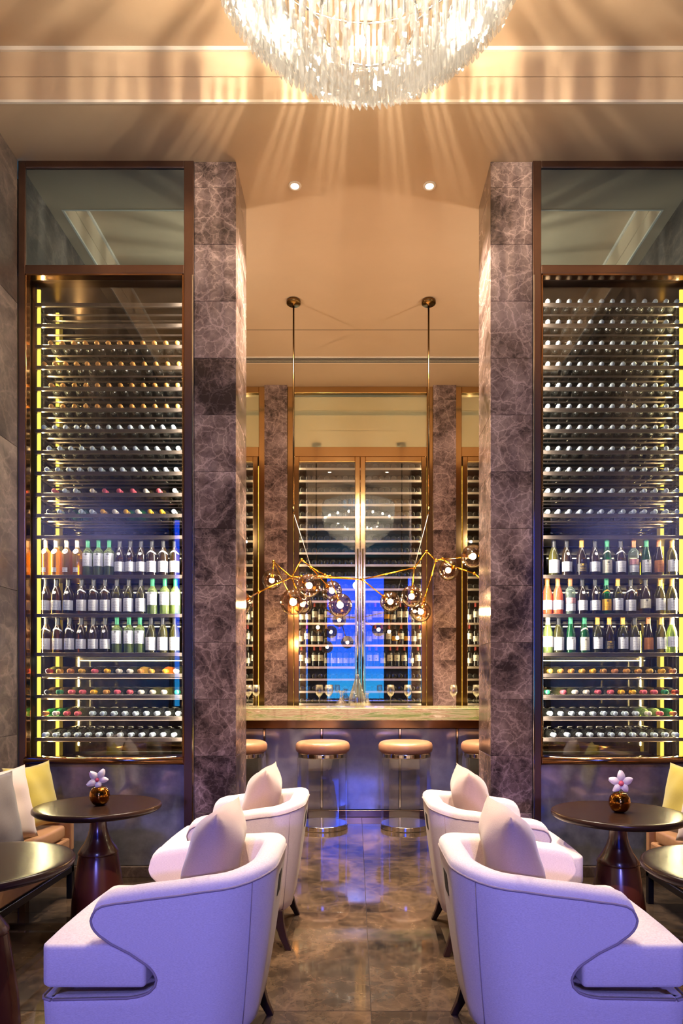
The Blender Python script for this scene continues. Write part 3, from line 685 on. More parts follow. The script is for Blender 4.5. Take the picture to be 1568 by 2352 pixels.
def far_row(k, name, xl, xr, kl, krr):
    z = FSZ[k]+.0085; i = 0
    for door, xs, ks in (('left', xl, kl), ('right', xr, krr)):
        for i, (x, kd) in enumerate(zip(xs, ks)):
            D = 8.19
            bottle(kd, ((x-CX)*D/F, D, z), '%s, %s bar door, %s, %s from left' % (KINDS[kd][4].replace(' capped', ''), door, name.replace('bottle', 'shelf'), ORD[i]), 'bottles standing behind the bar doors', .256)
v = lambda a: [660+q/4.61 for q in a]
far_row(12, 'top bottle', v([155, 218, 288, 352, 418, 482, 545, 618, 690]), v([865, 928, 990, 1055, 1120, 1190, 1252, 1320, 1385]), 'DDFDFDDDD', 'DFFODFFDD')
far_row(13, 'middle bottle', v([140, 208, 277, 345, 412, 482, 553, 620, 685]), v([865, 928, 995, 1072, 1137, 1203, 1265, 1335, 1398]), 'DFDDKDFDD', 'DFFFOFODF')
far_row(14, 'bottom bottle', v([150, 215, 287, 350, 415, 485, 553, 618, 685]), v([868, 938, 1010, 1085, 1160, 1235, 1305, 1380]), 'FDFFDDDDD', 'FFDFFFDF')
for side, pxs in (('left', [568, 581]), ('right', [1078, 1092])):
    for k, nm in ((12, 'top'), (13, 'middle'), (14, 'bottom')):
        for i, x in enumerate(pxs):
            bottle('DF'[(i+k) % 2], ((x-CX)*8.19/F, 8.19, FSZ[k]+.0085), '%s, %s side cabinet behind bar, %s shelf, %s' % (KINDS['DF'[(i+k) % 2]][4].replace('red capped ', ''), side, nm, ['outer', 'inner'][i if side == 'left' else 1-i]), 'bottles in the side cabinets behind the bar', .256)
# ================================================================== BAR
bar = thing('bar_counter', 'long mirrored bar counter with green and beige onyx edge', 'bar counter')
BX0, BX1 = -2.42, 2.47
MB().box(BX0, BX1, 6.30, 7.05, 1.0, 1.12).obj('countertop', M['onyx'], bar, .006, 2)['label'] = 'veined green and beige onyx slab'
MB().box(BX0, BX1, 6.70, 7.0, .06, 1.0).obj('body', M['dark_metal'], bar)
MB().box(BX0, BX1, 6.655, 6.70, .90, .998).obj('top_rail', M['bronze_lt'], bar, .004, 1)
MB().box(BX0, BX1, 6.64, 6.70, .0, .07).obj('kick_rail', M['bronze'], bar, .004, 1)
edges = [-2.42, -1.95, -1.47, -.93, -.345, .455, 1.04, 1.58, 2.03, 2.47]
for a, b in zip(edges[:-1], edges[1:]):
    MB().box(a+.012, b-.012, 6.672, 6.70, .072, .898).obj('mirror_panel', M['bar_mirror'], bar, .004, 1)
for a in edges[1:-1]:
    MB().box(a-.011, a+.011, 6.664, 6.70, .072, .898).obj('upright', M['chrome'], bar, .003, 1)
# bar stools
def make_stool():
    t = thing('bar_stool', '', 'stool', group='round bar stools along the counter')
    MB().lathe([(0, .818), (.16, .820), (.215, .816), (.243, .803), (.255, .78), (.255, .745), (.248, .722), (.235, .712), (0, .712)], 40).obj('seat', M['stool_leather'], t)
    MB().lathe([(.12, .712), (.230, .712), (.236, .711), (.2385, .707), (.2385, .703), (.2385, .677), (.2385, .673), (.236, .669), (.230, .668), (.12, .668)], 48).obj('seat_ring', M['chrome'], t)
    for s in (-1, 1):
        MB().box(s*.222-.009, s*.222+.009, -.11, .11, .045, .668).obj('acrylic_panel', M['acrylic'], t, .003, 2)
    MB().box(-.15, .15, .155, .173, .045, .668).obj('acrylic_panel', M['acrylic'], t, .003, 2)
    MB().lathe([(0, .0), (.230, 0), (.2355, .003), (.2355, .008), (.2355, .036), (.2355, .040), (.232, .045), (.225, .046), (.215, .046), (0, .046)], 48).obj('base', M['chrome'], t)
    return t
stool = make_stool()
for i, (px, nm) in enumerate(((551, 'leftmost brown leather bar stool partly behind the left pillar'), (741, 'brown leather bar stool, left of the middle pair'),
                 (931, 'brown leather bar stool, right of the middle pair'), (1121, 'rightmost brown leather bar stool partly behind the right pillar'))):
    loc = ((px-CX)*6.17/F, 6.17, 0)
    if i == 0: stool.location = loc; stool['label'] = nm
    else: dup(stool, loc, 0, nm)
# flat shading kept crisp on ring edges
# glassware
def wineglass():
    t = MB().lathe([(0, .001), (.034, .001), (.036, .003), (.012, .006), (.0045, .014), (.0035, .06), (.004, .10), (.012, .112), (.028, .128), (.040, .152), (.040, .17), (.033, .225), (.0315, .225), (.0385, .17), (.038, .152), (.026, .130), (.0, .116)], 24)
    return t.mesh('wine_glass', M['clear'])
wg = wineglass()
gp = [(570, 6.55), (588, 6.50), (733, 6.45), (755, 6.5), (897, 6.5), (936, 6.45), (1041, 6.45), (1094, 6.45)]
gl_names = ['empty wine glass on bar, first from the left pillar', 'empty wine glass on bar, second from the left pillar', 'wine glass left of the small flask on the bar, outer of two', 'wine glass beside the small flask on the bar, inner of two',
            'wine glass right of the large decanter, nearer one', 'wine glass right of the large decanter, farther one', 'wine glass on bar in front of far right marble pillar', 'wine glass on bar, closest to the near right pillar']
for (px, D), nm in zip(gp, gl_names):
    g_ = link('wine_glass', wg, None, ((px-CX)*D/F, D, 1.1205)); tag(g_, nm, 'glass', 'wine glasses on the bar')
d = MB().lathe([(0, .002), (.10, .002), (.108, .008), (.100, .016), (.05, .045), (.024, .075), (.017, .11), (.018, .135), (.034, .165), (.032, .166), (.0155, .135), (.0145, .11), (.02, .078), (.045, .05), (.09, .02), (0, .008)], 32).obj('decanter', M['clear'])
d.location = (fx(784, 6.6), 6.6, 1.1205); tag(d, 'small wide based glass flask decanter with flared lip on the bar', 'decanter')
d = MB().lathe([(0, .002), (.05, .002), (.078, .02), (.088, .055), (.080, .11), (.058, .18), (.034, .25), (.020, .31), (.022, .33), (.020, .331), (.018, .31), (.031, .25), (.055, .18), (.077, .11), (.085, .055), (.074, .022), (0, .008)], 32).obj('decanter', M['clear'])
d.location = (fx(820, 6.52), 6.52, 1.1205); tag(d, 'tall teardrop glass decanter in the middle of the bar', 'decanter')
d = MB().lathe([(0, .002), (.075, .002), (.082, .006), (.06, .02), (.028, .05), (.017, .085), (.016, .12), (.024, .14), (.023, .141), (.0145, .12), (.015, .085), (.025, .05), (0, .01)], 32).obj('decanter', M['clear'])
d.location = (fx(842, 6.68), 6.68, 1.1205); tag(d, 'low flared glass decanter close behind the tall teardrop decanter', 'decanter')
# ================================================================== BUBBLE CHANDELIER OVER THE BAR
bc = thing('branching_pendant', 'branching brass pendant with smoked glass globes above the bar', 'pendant light', (0, 0, 0))
for cx_, top in ((674, None), (984, None)):
    D = 6.21; x = (cx_-CX)*D/F
    MB().lathe([(0, 0), (.06, 0), (.068, -.006), (.068, -.03), (.06, -.036), (.012, -.036), (.010, -.05), (0, -.05)], 28, (x, D, CEIL)).obj('canopy', M['dark_brass'], bc)
    MB().tube([(x, D, CEIL-.04), (x, D, 3.0)], .0085, 8).tube([(x, D, 3.04), (x, D, 2.97)], .013, 8).obj('rod', M['dark_brass'], bc)
ND = {'A': (628, 1290, 6.3), 'B': (657, 1317, 6.2), 'C': (669, 1326, 6.1), 'D': (692.6, 1285.5, 6.2), 'E': (714, 1303, 6.2), 'F': (746, 1321, 6.25), 'G': (757.7, 1324, 6.25), 'H': (594, 1360, 5.9), 'I': (566, 1378, 5.7),
      'K': (831, 1331, 6.2), 'N1': (951, 1304, 6.2), 'N2': (979, 1267, 6.2), 'N3': (1001, 1287, 6.2), 'N4': (1016, 1284, 6.2), 'N5': (1042, 1302, 6.15), 'N6': (1089, 1317, 6.1), 'N8': (1125, 1350, 6.05), 'J': (692, 1324, 6.15)}
GLB = {'g1': (551, 1385, 28), 'g2': (624, 1333, 22.5), 'g3': (673, 1383, 30), 'g4': (710, 1345, 27), 'g5': (762, 1357, 23), 'g6': (781, 1390, 27), 'g7': (896, 1382, 23.5),
       'g8': (945, 1370, 25), 'g9': (966, 1405, 24), 'g10': (1029, 1310, 24), 'g11': (1086, 1278, 27), 'g12': (695, 1388, 22.5)}
GR = .1
gpos = {k: Vector(P(x, y, GR*F/r)) for k, (x, y, r) in GLB.items()}
npos = {k: Vector(P(*q)) for k, q in ND.items()}
pt = lambda k: npos.get(k) or gpos.get(k)
arms = [('A', 'C'), ('A', 'g3'), ('C', 'D'), ('D', 'E'), ('E', 'F'), ('E', 'g5'), ('G', 'g6'), ('F', 'G'), ('C', 'J'), ('J', 'K'), ('C', 'H'), ('H', 'g1'), ('C', 'g4'), ('C', 'g12'), ('J', 'F'), ('A', 'g2'), ('G', 'K'),
        ('K', 'N1'), ('N1', 'N2'), ('N2', 'N3'), ('N3', 'N4'), ('N4', 'N5'), ('N5', 'N6'), ('N6', 'N8'), ('N1', 'g8'), ('N3', 'g9'), ('N4', 'g11'), ('N5', 'g10'), ('K', 'g7')]
for a, b in arms:
    p, q = pt(a), pt(b)
    mb = MB(); 
    if b[0] == 'g':
        dv = (q-p).normalized(); q2 = q-dv*GR*.45; mb.tube([p, q2], .0065, 8); mb.tube([q-dv*GR*1.02, q-dv*GR*.55], .017, 12)
    else: mb.tube([p, q], .0065, 8)
    mb.obj('arm', M['brass'], bc)
jn = MB(); 
for k, p in npos.items():
    MB().lathe([(0, -.016), (.011, -.012), (.016, 0), (.011, .012), (0, .016)], 10, tuple(p)).obj('joint', M['brass'], bc)
gm = MB().lathe([(GR*math.sin(PI*i/16), -GR*math.cos(PI*i/16)) for i in range(17)], 32).mesh('globe', M['smoke'])
bm_ = MB().lathe([(.026*math.sin(PI*i/8), -.026*math.cos(PI*i/8)) for i in range(9)], 14).mesh('bulb', M['bulb'])
for k, p in gpos.items():
    g_ = link('globe', gm, bc, p); link('bulb', bm_, g_)
for a, top in (('E', 674), ('N1', 984)):
    MB().tube([((top-CX)*6.21/F, 6.21, 2.98), npos[a]], .003, 6).obj('cable', M['white_trim'], bc)
# downlights in the bar ceiling
for x, nm in ((-.443, 'small round recessed downlight in ceiling, left of the pair'), (.542, 'small round recessed downlight in ceiling, right of the pair')):
    t = thing('recessed_downlight', nm, 'ceiling light', (x, 4.78, CEIL), group='recessed downlights')
    MB().lathe([(.030, -.001), (.030, -.006), (.046, -.004), (.048, 0), (.03, 0)], 28).obj('trim_ring', M['white_trim'], t)
    MB().lathe([(0, -.003), (.024, -.003), (.030, -.001)], 24).obj('lens', M['lens'], t)
# ================================================================== CRYSTAL CHANDELIER
CC = (.058, 2.85)
ch = thing('crystal_chandelier', 'large tiered crystal prism chandelier glowing above the lounge', 'chandelier', (CC[0], CC[1], 0))
def prism(L, w=.0105):
    a = [(w*math.cos(PI/2+2*PI*k/3), w*math.sin(PI/2+2*PI*k/3)) for k in range(3)]
    vs = [(x, y, 0) for x, y in a]+[(x, y, -L) for x, y in a]+[(a[1][0]*.4, a[1][1]*.4, -L-.022)]
    return MB().add(vs, [(0, 1, 2), (0, 3, 4, 1), (1, 4, 5, 2), (2, 5, 3, 0), (3, 6, 4), (4, 6, 5), (5, 6, 3)])
# rings: radius, top z, length, count, as parts?
rings = [(.685, 4.93, .29, 150, False), (.66, 4.66, .19, 140, True), (.63, 4.62, .17, 120, False), (.60, 4.60, .17, 110, False), (.56, 4.55, .19, 104, False), (.53, 4.50, .16, 110, True), (.49, 4.48, .15, 90, False), (.44, 4.44, .17, 84, False),
         (.40, 4.40, .17, 80, False), (.36, 4.33, .13, 50, True), (.32, 4.32, .13, 56, False), (.28, 4.28, .13, 50, False), (.24, 4.26, .12, 42, False), (.20, 4.20, .11, 0, True), (.20, 4.20, .11, 36, False), (.15, 4.18, .11, 28, False), (.10, 4.16, .10, 18, False), (.05, 4.15, .09, 8, False)]
st = MB()
for r, z, L, n, part in rings:
    if n == 0: continue
    if part: me = prism(L).mesh('crystal_prism', M['crystal'])
    for i in range(n):
        a = 2*PI*(i+.5*(rings.index((r, z, L, n, part)) % 2))/n; zz = z+random.uniform(-.006, .006)
        if part:
            ob = link('crystal_prism', me, ch, (r*math.cos(a), r*math.sin(a), zz)); ob.rotation_euler = (0, 0, a)
        else:
            pm = prism(L); ca, sa = math.cos(a), math.sin(a)
            st.add([(x*ca-y*sa+r*ca, x*sa+y*ca+r*sa, q+zz) for x, y, q in pm.v], pm.f)
s = st.obj('inner_prisms', M['crystal'], ch); s['kind'] = 'stuff'
fr = MB()
for r, z in ((.685, 4.935), (.66, 4.668), (.53, 4.51), (.36, 4.345), (.20, 4.215)):
    n = 48; fr.tube([(r*math.cos(2*PI*i/n), r*math.sin(2*PI*i/n), z) for i in range(n+1)], .006, 6, False)
for k in range(8):
    a = 2*PI*k/8; fr.tube([(0, 0, 4.96), (.685*math.cos(a), .685*math.sin(a), 4.94)], .005, 6); fr.tube([(.2*math.cos(a), .2*math.sin(a), 4.215), (.66*math.cos(a), .66*math.sin(a), 4.668)], .004, 6)
for k in range(42):  # added brackets, there to cast radial shadow streaks on the ceiling
    a = 2*PI*k/42+random.uniform(-.05, .05); r_ = .45; w = random.uniform(.006, .020)
    p = [(r_*math.cos(a+s_*w/r_), r_*math.sin(a+s_*w/r_), z_) for z_ in (4.70, 4.945) for s_ in (-1, 1)]
    q = [(x*1.01, y*1.01, z) for x, y, z in p]
    fr.add(p+q, [(0, 1, 3, 2), (4, 6, 7, 5), (0, 2, 6, 4), (1, 5, 7, 3), (0, 4, 5, 1), (2, 3, 7, 6)])
fr.lathe([(0, 4.952), (.40, 4.952), (.40, 4.962), (0, 4.962)], 40, smooth=False)  # added opaque plate, keeps upward light off the tray panel
fr.obj('frame', M['chrome'], ch)
ch.scale = (1.05, 1.05, 1); ch.location.z = .03
MB().lathe([(0, 5.314), (.16, 5.314), (.16, 5.285), (.02, 5.30), (.02, 4.95), (0, 4.95)], 32).obj('canopy', M['chrome'], ch)
cb, cs = [MB().lathe([(.018*math.sin(PI*i/8), -.024*math.cos(PI*i/8)) for i in range(9)], 12).mesh('bulb', M[q]) for q in ('chand_bulb', 'chand_small')]
for r, z, n in ((.645, 4.635, 18), (.40, 4.54, 5), (.0, 4.36, 1)):
    for i in range(n):
        a = 2*PI*(i+.3)/n; link('bulb', cs, ch, (r*math.cos(a), r*math.sin(a), z))
for z in (4.70, 4.76, 4.82): link('bulb', cb, ch, (0, 0, z))
# ================================================================== LOUNGE CHAIRS
def lerp_tab(tab, x):
    if x <= tab[0][0]: return tab[0][1]
    for (a, p), (b, q) in zip(tab[:-1], tab[1:]):
        if x <= b:
            t = (x-a)/(b-a); t = t*t*(3-2*t)*.35+t*.65; return p+(q-p)*t
    return tab[-1][1]
HW, RB, XN, XC = .335, .21, .575, .366          # half width, back corner radius, arm nose x, notch x
TOP = [(0, .722), (.05, .716), (.17, .692), (.35, .668), (.50, .649), (.54, .641), (.56, .629), (.571, .612), (XN, .595)]
LOW = [(XC, .402), (.372, .425), (.396, .452), (.452, .490), (.51, .520), (.545, .545), (.562, .562), (.572, .578), (XN, .595)]
BAS = [(XC, .402), (.372, .382), (.392, .362), (.42, .350), (.46, .344), (.74, .338)]
def plan(x, side):
    """outer plan point and inward normal at distance x from the back along a side"""
    if x >= RB: return Vector((x, side*HW, 0)), Vector((0, -side, 0))
    a = (RB-x)/RB*PI/2                                     # 0 at side start .. 90deg at the back
    a = min(a, PI/2)
    return Vector((RB-RB*math.sin(a), side*(HW-RB+RB*math.cos(a)), 0)), Vector((math.sin(a), -side*math.cos(a), 0))
def outer(x, side, z, back_y=None, n=0):
    if back_y is None: p, nn = plan(x, side)
    else: p, nn = Vector((0, back_y, 0)), Vector((1, 0, 0))
    lean = (.73-z)/.54
    off = (.075*abs(nn.x)+.018*abs(nn.y))*lean+.006*math.sin(PI*max(0, min(1, lean)))*-1
    q = p+nn*(off+n); q.z = z; return q
def columns():
    xs = [XN-(XN-XC)*(1-math.cos(PI/2*i/14)) for i in range(15)]          # dense near the nose
    xs = [XN-(XN-XC)*(1-math.cos(PI/2*i/14))**1.0 for i in range(15)]
    return xs
def ringA(c, zl, zt, kmin=1.0):
    """closed cross-section: outer face up, crown over, inner face down"""
    x, side, by = c; h = zt-zl; k = min(1, (h/.14)**.5); T = .088; pts = []
    for i in range(13): pts.append((0, zl+.0+(zt-zl)*i/12))
    cr = .040*k
    for i in range(1, 9):
        a = PI*i/9; pts.append((T/2-T/2*math.cos(a), zt+cr*math.sin(a)**.8))
    for i in range(9): pts.append((T, zt-(zt-zl)*i/8))
    for i in range(1, 4):
        a = PI*i/4; pts.append((T/2+T/2*math.cos(a), zl-.010*k*math.sin(a)))
    return [outer(x, side, z, by, n) for n, z in pts]
def ringB(c, z0, z1, T=.07):
    x, side, by, front = c; pts = [(0, z0+(z1-z0-.012)*i/8) for i in range(9)]+[(.004, z1-.004), (.012, z1), (T, z1), (T, z0)]
    out = []
    for n, z in pts:
        if front is None: out.append(outer(x, side, z, by, n))
        else:
            p, nn = front; q = p+nn*(n+.018*(.73-z)/.54*abs(nn.y)+.01*(.338-z)/.15*abs(nn.x)); q.z = z; out.append(q)
    return out
def loft(mb, rings, close=True, capa=False, capb=False):
    n = len(rings[0]); vs = [p for r in rings for p in r]
    fs = [(i*n+k, i*n+(k+1) % n, (i+1)*n+(k+1) % n, (i+1)*n+k) for i in range(len(rings)-1) for k in range(n if close else n-1)]
    if capa: fs.append(tuple(range(n)))
    if capb: fs.append(tuple((len(rings)-1)*n+k for k in reversed(range(n))))
    mb.add(vs, fs, True); return mb
def make_chair():
    t = thing('lounge_chair', '', 'armchair', group='cream tub armchairs')
    sh = MB(); xsb = [XC-(XC-RB)*i/6 for i in range(7)]+[RB-RB*i/9 for i in range(1, 10)]
    bys = [HW-RB-(2*(HW-RB))*i/8 for i in range(1, 8)]
    for s in (-1, 1):
        ra = [ringA((x, s, None), lerp_tab(LOW, x), lerp_tab(TOP, x)) for x in columns()]
        loft(sh, ra, capa=True)
    full = [ringA((x, -1, None), .19, lerp_tab(TOP, x)) for x in xsb]
    full += [ringA((0, 0, -b), .19, lerp_tab(TOP, 0)) for b in bys]
    full += [ringA((x, 1, None), .19, lerp_tab(TOP, x)) for x in reversed(xsb)]
    loft(sh, full)
    # base apron forward of the notch, round the front
    FX, FR = .745, .04
    cols = []
    def front_cols(s):
        c = [((XC+.0+(FX-FR-XC)*(i/16)**1.7), s, None, None) for i in range(17)]
        for i in range(1, 7):
            a = PI/2*i/6; p = Vector((FX-FR+FR*math.sin(a), s*(HW-FR+FR*math.cos(a)), 0)); c.append((FX, s, None, (p, Vector((-math.sin(a), -s*math.cos(a), 0)))))
        return c
    L_ = front_cols(-1); R_ = front_cols(1)
    mid = [(FX, 1, None, (Vector((FX, -HW+FR+(2*(HW-FR))*i/6, 0)), Vector((-1, 0, 0)))) for i in range(1, 6)]
    cols = L_+mid+list(reversed(R_))
    loft(sh, [ringB(c, .19, lerp_tab(BAS, c[0])) for c in cols])
    shell = sh.obj('shell', M['chair_fab'], t, weld=True)
    MB().box(.24, FX-.03, -HW+.06, HW-.06, .20, .33).obj('seat_deck', M['chair_fab'], t, .01, 2)
    # T-shaped seat cushion
    ol = [(.10, -.235), (.405, -.235), (.405, -.322), (.725, -.322), (.745, -.30), (.752, -.15), (.754, 0), (.752, .15), (.745, .30), (.725, .322), (.405, .322), (.405, .235), (.10, .235)]
    def z_at(x): return .512
    mb = MB(); n = len(ol)
    mb.add([(x, y, .372) for x, y in ol]+[(x, y, .512) for x, y in ol], [tuple(reversed(range(n))), tuple(range(n, 2*n))]+[(i, (i+1) % n, n+(i+1) % n, n+i) for i in range(n)])
    c = mb.obj('seat_cushion', M['chair_fab'], t, .018, 3); smooth_all(c)
    # piping: base front -> notch -> nose -> top -> back -> other side
    def half(s):
        pts = [outer(x, s, lerp_tab(BAS, x), None, 0) for x in [.70, .6, .5, .46, .43, .41, .392, .38, .372]]
        pts += [outer(x, s, lerp_tab(LOW, x)) for x in [.3665, .369, .376, .387, .40, .42, .452, .48, .51, .53, .548, .562, .571, .575]]
        pts += [outer(x, s, lerp_tab(TOP, x)) for x in [.573, .568, .56, .55, .54, .52, .5, .45, .4, .35, .3, .25, .21, .18, .15, .12, .09, .06, .03, .012]]
        return pts
    a = half(-1); b = half(1); path = a+[outer(0, 0, .722, y) for y in (-.12, -.06, 0, .06, .12)]+list(reversed(b))
    pp = MB().tube(path, .0042, 6)
    for s in (-1, 1):
        pp.tube([outer(.11, s, z, None, -.0005) for z in [.70, .6, .5, .4, .3, .2]], .0016, 5)
    ft = [(.706, -HW+.006, .338), (.735, -HW+.02, .338), (.745, -HW+.04, .338), (.745, 0, .338), (.745, HW-.04, .338), (.735, HW-.02, .338), (.706, HW-.006, .338)]
    pp.tube(ft, .0042, 6)
    pp.obj('piping', M['pipe'], t)
    # slot handle in the back
    sl = MB(); zs = [.575, .58, .62, .655, .66]
    pr = [outer(0, 0, z, y, -.0015) for y, z in ((-.045, .585), (-.04, .578), (.04, .578), (.045, .585), (.045, .652), (.04, .66), (-.04, .66), (-.045, .652))]
    pi = [outer(0, 0, z, y, .02) for y, z in ((-.045, .585), (-.04, .578), (.04, .578), (.045, .585), (.045, .652), (.04, .66), (-.04, .66), (-.045, .652))]
    sl.add(pr+pi, [tuple(range(8)), tuple(reversed(range(8, 16)))]+[(i, (i+1) % 8, 8+(i+1) % 8, 8+i) for i in range(8)])
    sl.obj('handle_slot', M['dark'], t)
    for sx_, sy_ in ((0, -1), (0, 1), (1, -1), (1, 1)):
        if sx_ == 0: pth = [(.135, sy_*.235, .20), (.125, sy_*.24, .13), (.105, sy_*.247, .06), (.078, sy_*.256, 0)]
        else: pth = [(.66, sy_*.26, .20), (.668, sy_*.263, .13), (.678, sy_*.268, .06), (.69, sy_*.273, 0)]
        vs = []; w = [.026, .022, .018, .014]
        for (x, y, z), r in zip(pth, w): vs += [(x-r, y-r, z), (x+r, y-r, z), (x+r, y+r, z), (x-r, y+r, z)]
        fs = [(0, 3, 2, 1), (12, 13, 14, 15)]+[(4*i+k, 4*i+(k+1) % 4, 4*i+4+(k+1) % 4, 4*i+4+k) for i in range(3) for k in range(4)]
        MB().add(vs, fs).obj('leg', M['leg_wood'], t, .003, 2)
    return t
def pillow_mesh(name, mat, w, h, th, pinch=.06, seed=0, n=18, wr=.0):
    rnd = random.Random(seed); ph = [rnd.uniform(0, 6) for _ in range(6)]
    vs = []; fs = []
    for s in (1, -1):
        for j in range(n+1):
            for i in range(n+1):
                u_, v_ = -1+2*i/n, -1+2*j/n
                ex = 1-pinch*(1-v_*v_)*abs(u_)**2*1.0; ey = 1-pinch*(1-u_*u_)*abs(v_)**2
                x = u_*w/2*ex; y = v_*h/2*ey
                b = max(0, (1-abs(u_)**2.6))**.62*max(0, (1-abs(v_)**2.6))**.62
                d = s*(th/2*b+wr*b*(math.sin(7*u_+ph[0]+3*v_)+math.sin(9*v_+ph[1])*.6))
                vs.append((x, d, y))
    N1 = (n+1)*(n+1)
    for s in (0, 1):
        for j in range(n):
            for i in range(n):
                q = s*N1+j*(n+1)+i; f = (q, q+1, q+n+2, q+n+1); fs.append(f if s else tuple(reversed(f)))
    return MB().add(vs, fs, True).mesh(name, mat, weld=True)
chair = make_chair()
chairs = [(-.27, 2.42, PI, 'cream armchair nearest on the left, lit violet, by near left table'),
          (-.262, 3.58, PI, 'pink lit cream armchair on the left, second from the camera'),
          (.325, 2.42, 0, 'cream armchair nearest on the right, lit violet, by near right table'),
          (.372, 3.50, 0, 'pink lit cream armchair on the right, second from the camera')]
CUSH = ['taupe throw pillow standing in the nearest left armchair', 'orange taupe throw pillow in the second left armchair',
        'taupe throw pillow standing in the nearest right armchair', 'orange taupe throw pillow in the second right armchair']
pm = pillow_mesh('throw_pillow', M['pillow_fab'], .43, .40, .19, .10, 3, wr=.004)
for i, (x, y, rz, nm) in enumerate(chairs):
    if i == 0: c = chair; c.location = (x, y, 0); c.rotation_euler = (0, 0, rz); c['label'] = nm
    else: c = dup(chair, (x, y, 0), rz, nm)
    s = -1 if rz else 1
    p = link('throw_pillow', pm, None, (x+s*.252, y, .712)); p.rotation_euler = Euler((-.26, random.uniform(-.03, .03), PI/2), 'XYZ') if s > 0 else Euler((.26, random.uniform(-.03, .03), PI/2), 'XYZ')
    tag(p, CUSH[i], 'pillow', 'taupe throw pillows in the armchairs')
# ================================================================== TABLES
def make_table():
    t = thing('pedestal_table', '', 'table', group='round walnut pedestal tables')
    MB().lathe([(0, .634), (.20, .640), (.300, .648), (.322, .655), (.335, .667), (.3355, .676), (.333, .683), (.328, .687), (.322, .688), (.30, .688), (0, .688)], 64).obj('tabletop', M['wood_top'], t)
    MB().lathe([(0, .64), (.050, .64), (.046, .62), (.044, .59), (.046, .56), (.056, .52), (.074, .48), (.094, .45), (.105, .432), (.106, .425)], 48).obj('neck', M['wood'], t)
    MB().lathe([(.106, .425), (.101, .421), (.103, .415), (.136, .186), (.147, .02), (.147, 0), (0, 0)], 48).obj('pedestal', M['wood'], t)
    return t
tb = make_table()
tabs = [(-1.416, 3.60, 'round walnut pedestal table at the far left, holding an orchid vase'), (-1.405, 2.43, 'round dark walnut table cut off at the left edge'),
        (1.366, 3.40, 'round walnut pedestal table at the far right, holding an orchid vase'), (1.40, 2.38, 'round dark walnut table cut off at the right edge')]
for i, (x, y, nm) in enumerate(tabs):
    if i == 0: tb.location = (x, y, 0); tb['label'] = nm
    else: dup(tb, (x, y, 0), 0, nm)
def vase(x, y, nm, fl, facing):
    t = MB().lathe([(0, 0), (.022, .0), (.040, .012), (.052, .036), (.054, .056), (.050, .078), (.036, .096), (.020, .104), (.019, .104), (.03, .09), (.0, .08)], 36).obj('bud_vase', M['vase'])
    t.location = (x, y, .6885); tag(t, nm, 'vase', 'round bronze bud vases')
    f = thing('orchid_bloom', fl, 'flower', (x, y, .6885+.104), group='orchid blooms in bud vases')
    MB().tube([(0, 0, -.06), (0, -.004, .0), (0, -.004, .022)], .003, 6).obj('stem', M['stem'], f)
    # petals: cupped leaf shapes radiating in a plane facing the viewer
    def petal(L, w, ang, tiltf):
        vs = []; fs = []; nu, nv = 8, 4
        for i in range(nu+1):
            q = i/nu; ww = w*math.sin(PI*min(1, q*.92+.04))**.7
            for j in range(nv+1):
                s_ = -1+2*j/nv; vs.append((s_*ww, -.004-.012*math.sin(q*PI)+.008*s_*s_+.004*q, q*L))
        for i in range(nu):
            for j in range(nv): a = i*(nv+1)+j; fs.append((a, a+1, a+nv+2, a+nv+1))
        R = Matrix.Rotation(ang, 4, 'Y') @ Matrix.Rotation(tiltf, 4, 'X')
        return MB().add([R @ Vector(v_) for v_ in vs], fs, True).mesh('petal', M['petal'])
    c = (0, -.01, .050) if facing else (-.01, -.01, .040)
    for a, L, w in ((0, .066, .021), (1.25, .066, .020), (-1.25, .066, .020), (2.45, .058, .018), (-2.45, .058, .018)):
        ob = link('petal', petal(L, w, a, .15 if facing else .3), f, c); 
        if not facing: ob.rotation_euler = (.15, -.75, .55)
    lp = MB().lathe([(0, 0), (.010, .004), (.015, .012), (.012, .02), (.006, .022)], 12, axis='y', c=(c[0], c[1]-.024, c[2]-.002)).obj('lip', M['lip'], f); lp['label'] = 'pink flower lip'
vase(-1.401, 3.58, 'round bronze bud vase on the far left table', 'white orchid bloom turned sideways in the left vase', False)
vase(1.366, 3.38, 'round bronze bud vase on the far right table', 'white orchid bloom with pink centre facing out, right vase', True)
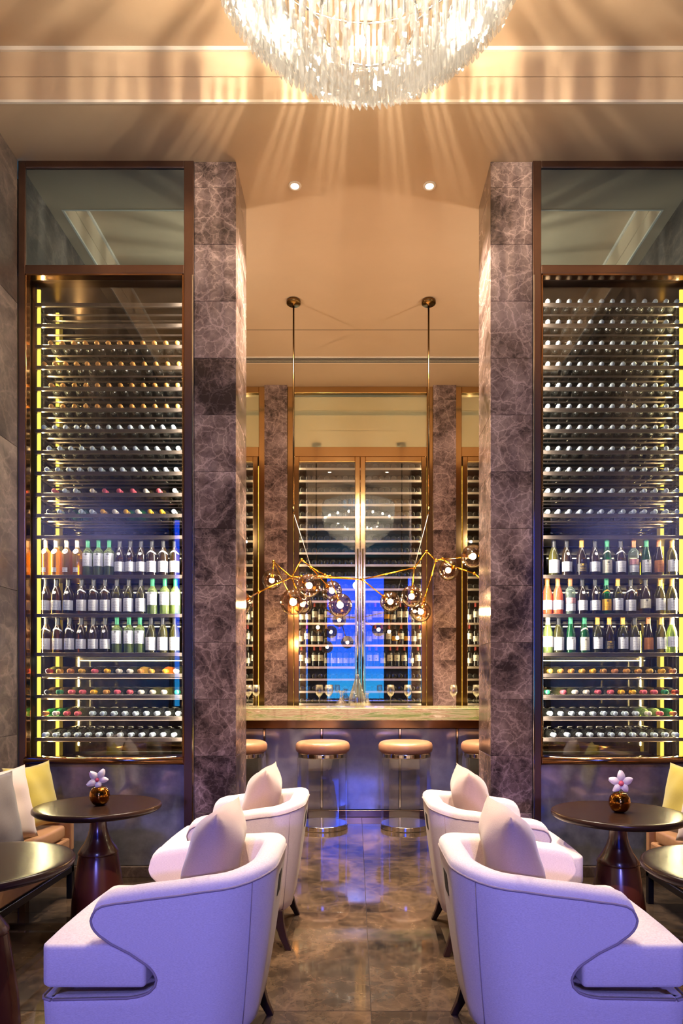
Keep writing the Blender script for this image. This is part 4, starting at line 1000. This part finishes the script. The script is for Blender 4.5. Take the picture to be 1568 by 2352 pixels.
# ================================================================== BENCHES
def bench(label, s, xf, xb, y0, y1):
    """s=+1 when the seat front looks towards +x"""
    t = thing('banquette_bench', label, 'bench', (0, 0, 0)); X = lambda a, b: (min(a, b), max(a, b))
    f = MB()
    f.box(*X(xf, xf-s*.03), y0, y1, .165, .205); f.box(*X(xb, xb+s*.03), y0, y1, .165, .205); f.box(*X(xf, xb), y1-.03, y1, .165, .205)
    f.obj('frame', M['dark_metal'], t, .002, 1)
    for yy in (y1-.035, (y0+y1)/2, y0+.0):
        for xx in (xf, xb+s*.035):
            MB().box(*X(xx, xx-s*.035), yy, yy+.035, 0, .165 if yy != y1-.035 or xx != xf else .30).obj('leg', M['dark_metal'], t, .002, 1)
    MB().box(*X(xf-s*.01, xb), y0, y1-.036, .207, .385).obj('seat_box', M['leather'], t, .012, 2)
    c = MB().box(*X(xf-s*.018, xb), y0, y1-.08, .392, .475).obj('seat_cushion', M['leather'], t, .02, 3); smooth_all(c)
    MB().box(*X(xf-s*.004, xb), y1-.034, y1+.012, .30, .487).obj('end_panel', M['leather'], t, .01, 2)
    b = MB().box(*X(xb, xb+s*.12), y0, y1-.08, .476, .74).obj('backrest', M['leather'], t, .03, 3); smooth_all(b)
    return t
bench('tan leather banquette bench along the left wall', 1, -1.786, -2.345, 1.3, 4.15)
bench('tan leather banquette bench along the right wall', -1, 1.80, 2.455, 1.3, 4.05)
def put_pillow(name, mat, x, y, z, w, h, th, lean, rz, nm, seed, s):
    p = link(name, pillow_mesh(name, mat, w, h, th, .10, seed, wr=.004), None, (x, y, z)); p.rotation_euler = (lean*s*-1, 0, rz); tag(p, nm, 'pillow', 'throw pillows on the %s bench' % ('left' if s > 0 else 'right')); return p
R90 = PI/2
put_pillow('throw_pillow', M['p_yellow'], -1.94, 3.93, .675, .40, .40, .12, .22, R90-.22, 'mustard yellow pillow at the end of the left bench', 11, 1)
put_pillow('throw_pillow', M['p_beige'], -1.93, 3.585, .680, .42, .42, .13, .22, R90-.25, 'pale pinkish beige pillow between yellow and grey ones, left bench', 12, 1)
put_pillow('throw_pillow', M['p_grey'], -1.83, 3.235, .685, .43, .43, .13, .24, R90-.30, 'dark grey taupe pillow in front on the left bench', 13, 1)
put_pillow('throw_pillow', M['p_cream'], -2.13, 3.36, .705, .44, .44, .12, .16, R90-.05, 'cream pillow behind the grey one, left bench', 14, 1)
put_pillow('throw_pillow', M['p_yellow'], 1.94, 3.82, .675, .40, .40, .12, .22, R90+.22, 'mustard yellow pillow at the end of the right bench', 15, -1)
put_pillow('throw_pillow', M['p_beige'], 1.89, 3.47, .680, .42, .42, .13, .22, R90+.25, 'pale beige pillow at the right picture edge, right bench', 16, -1)
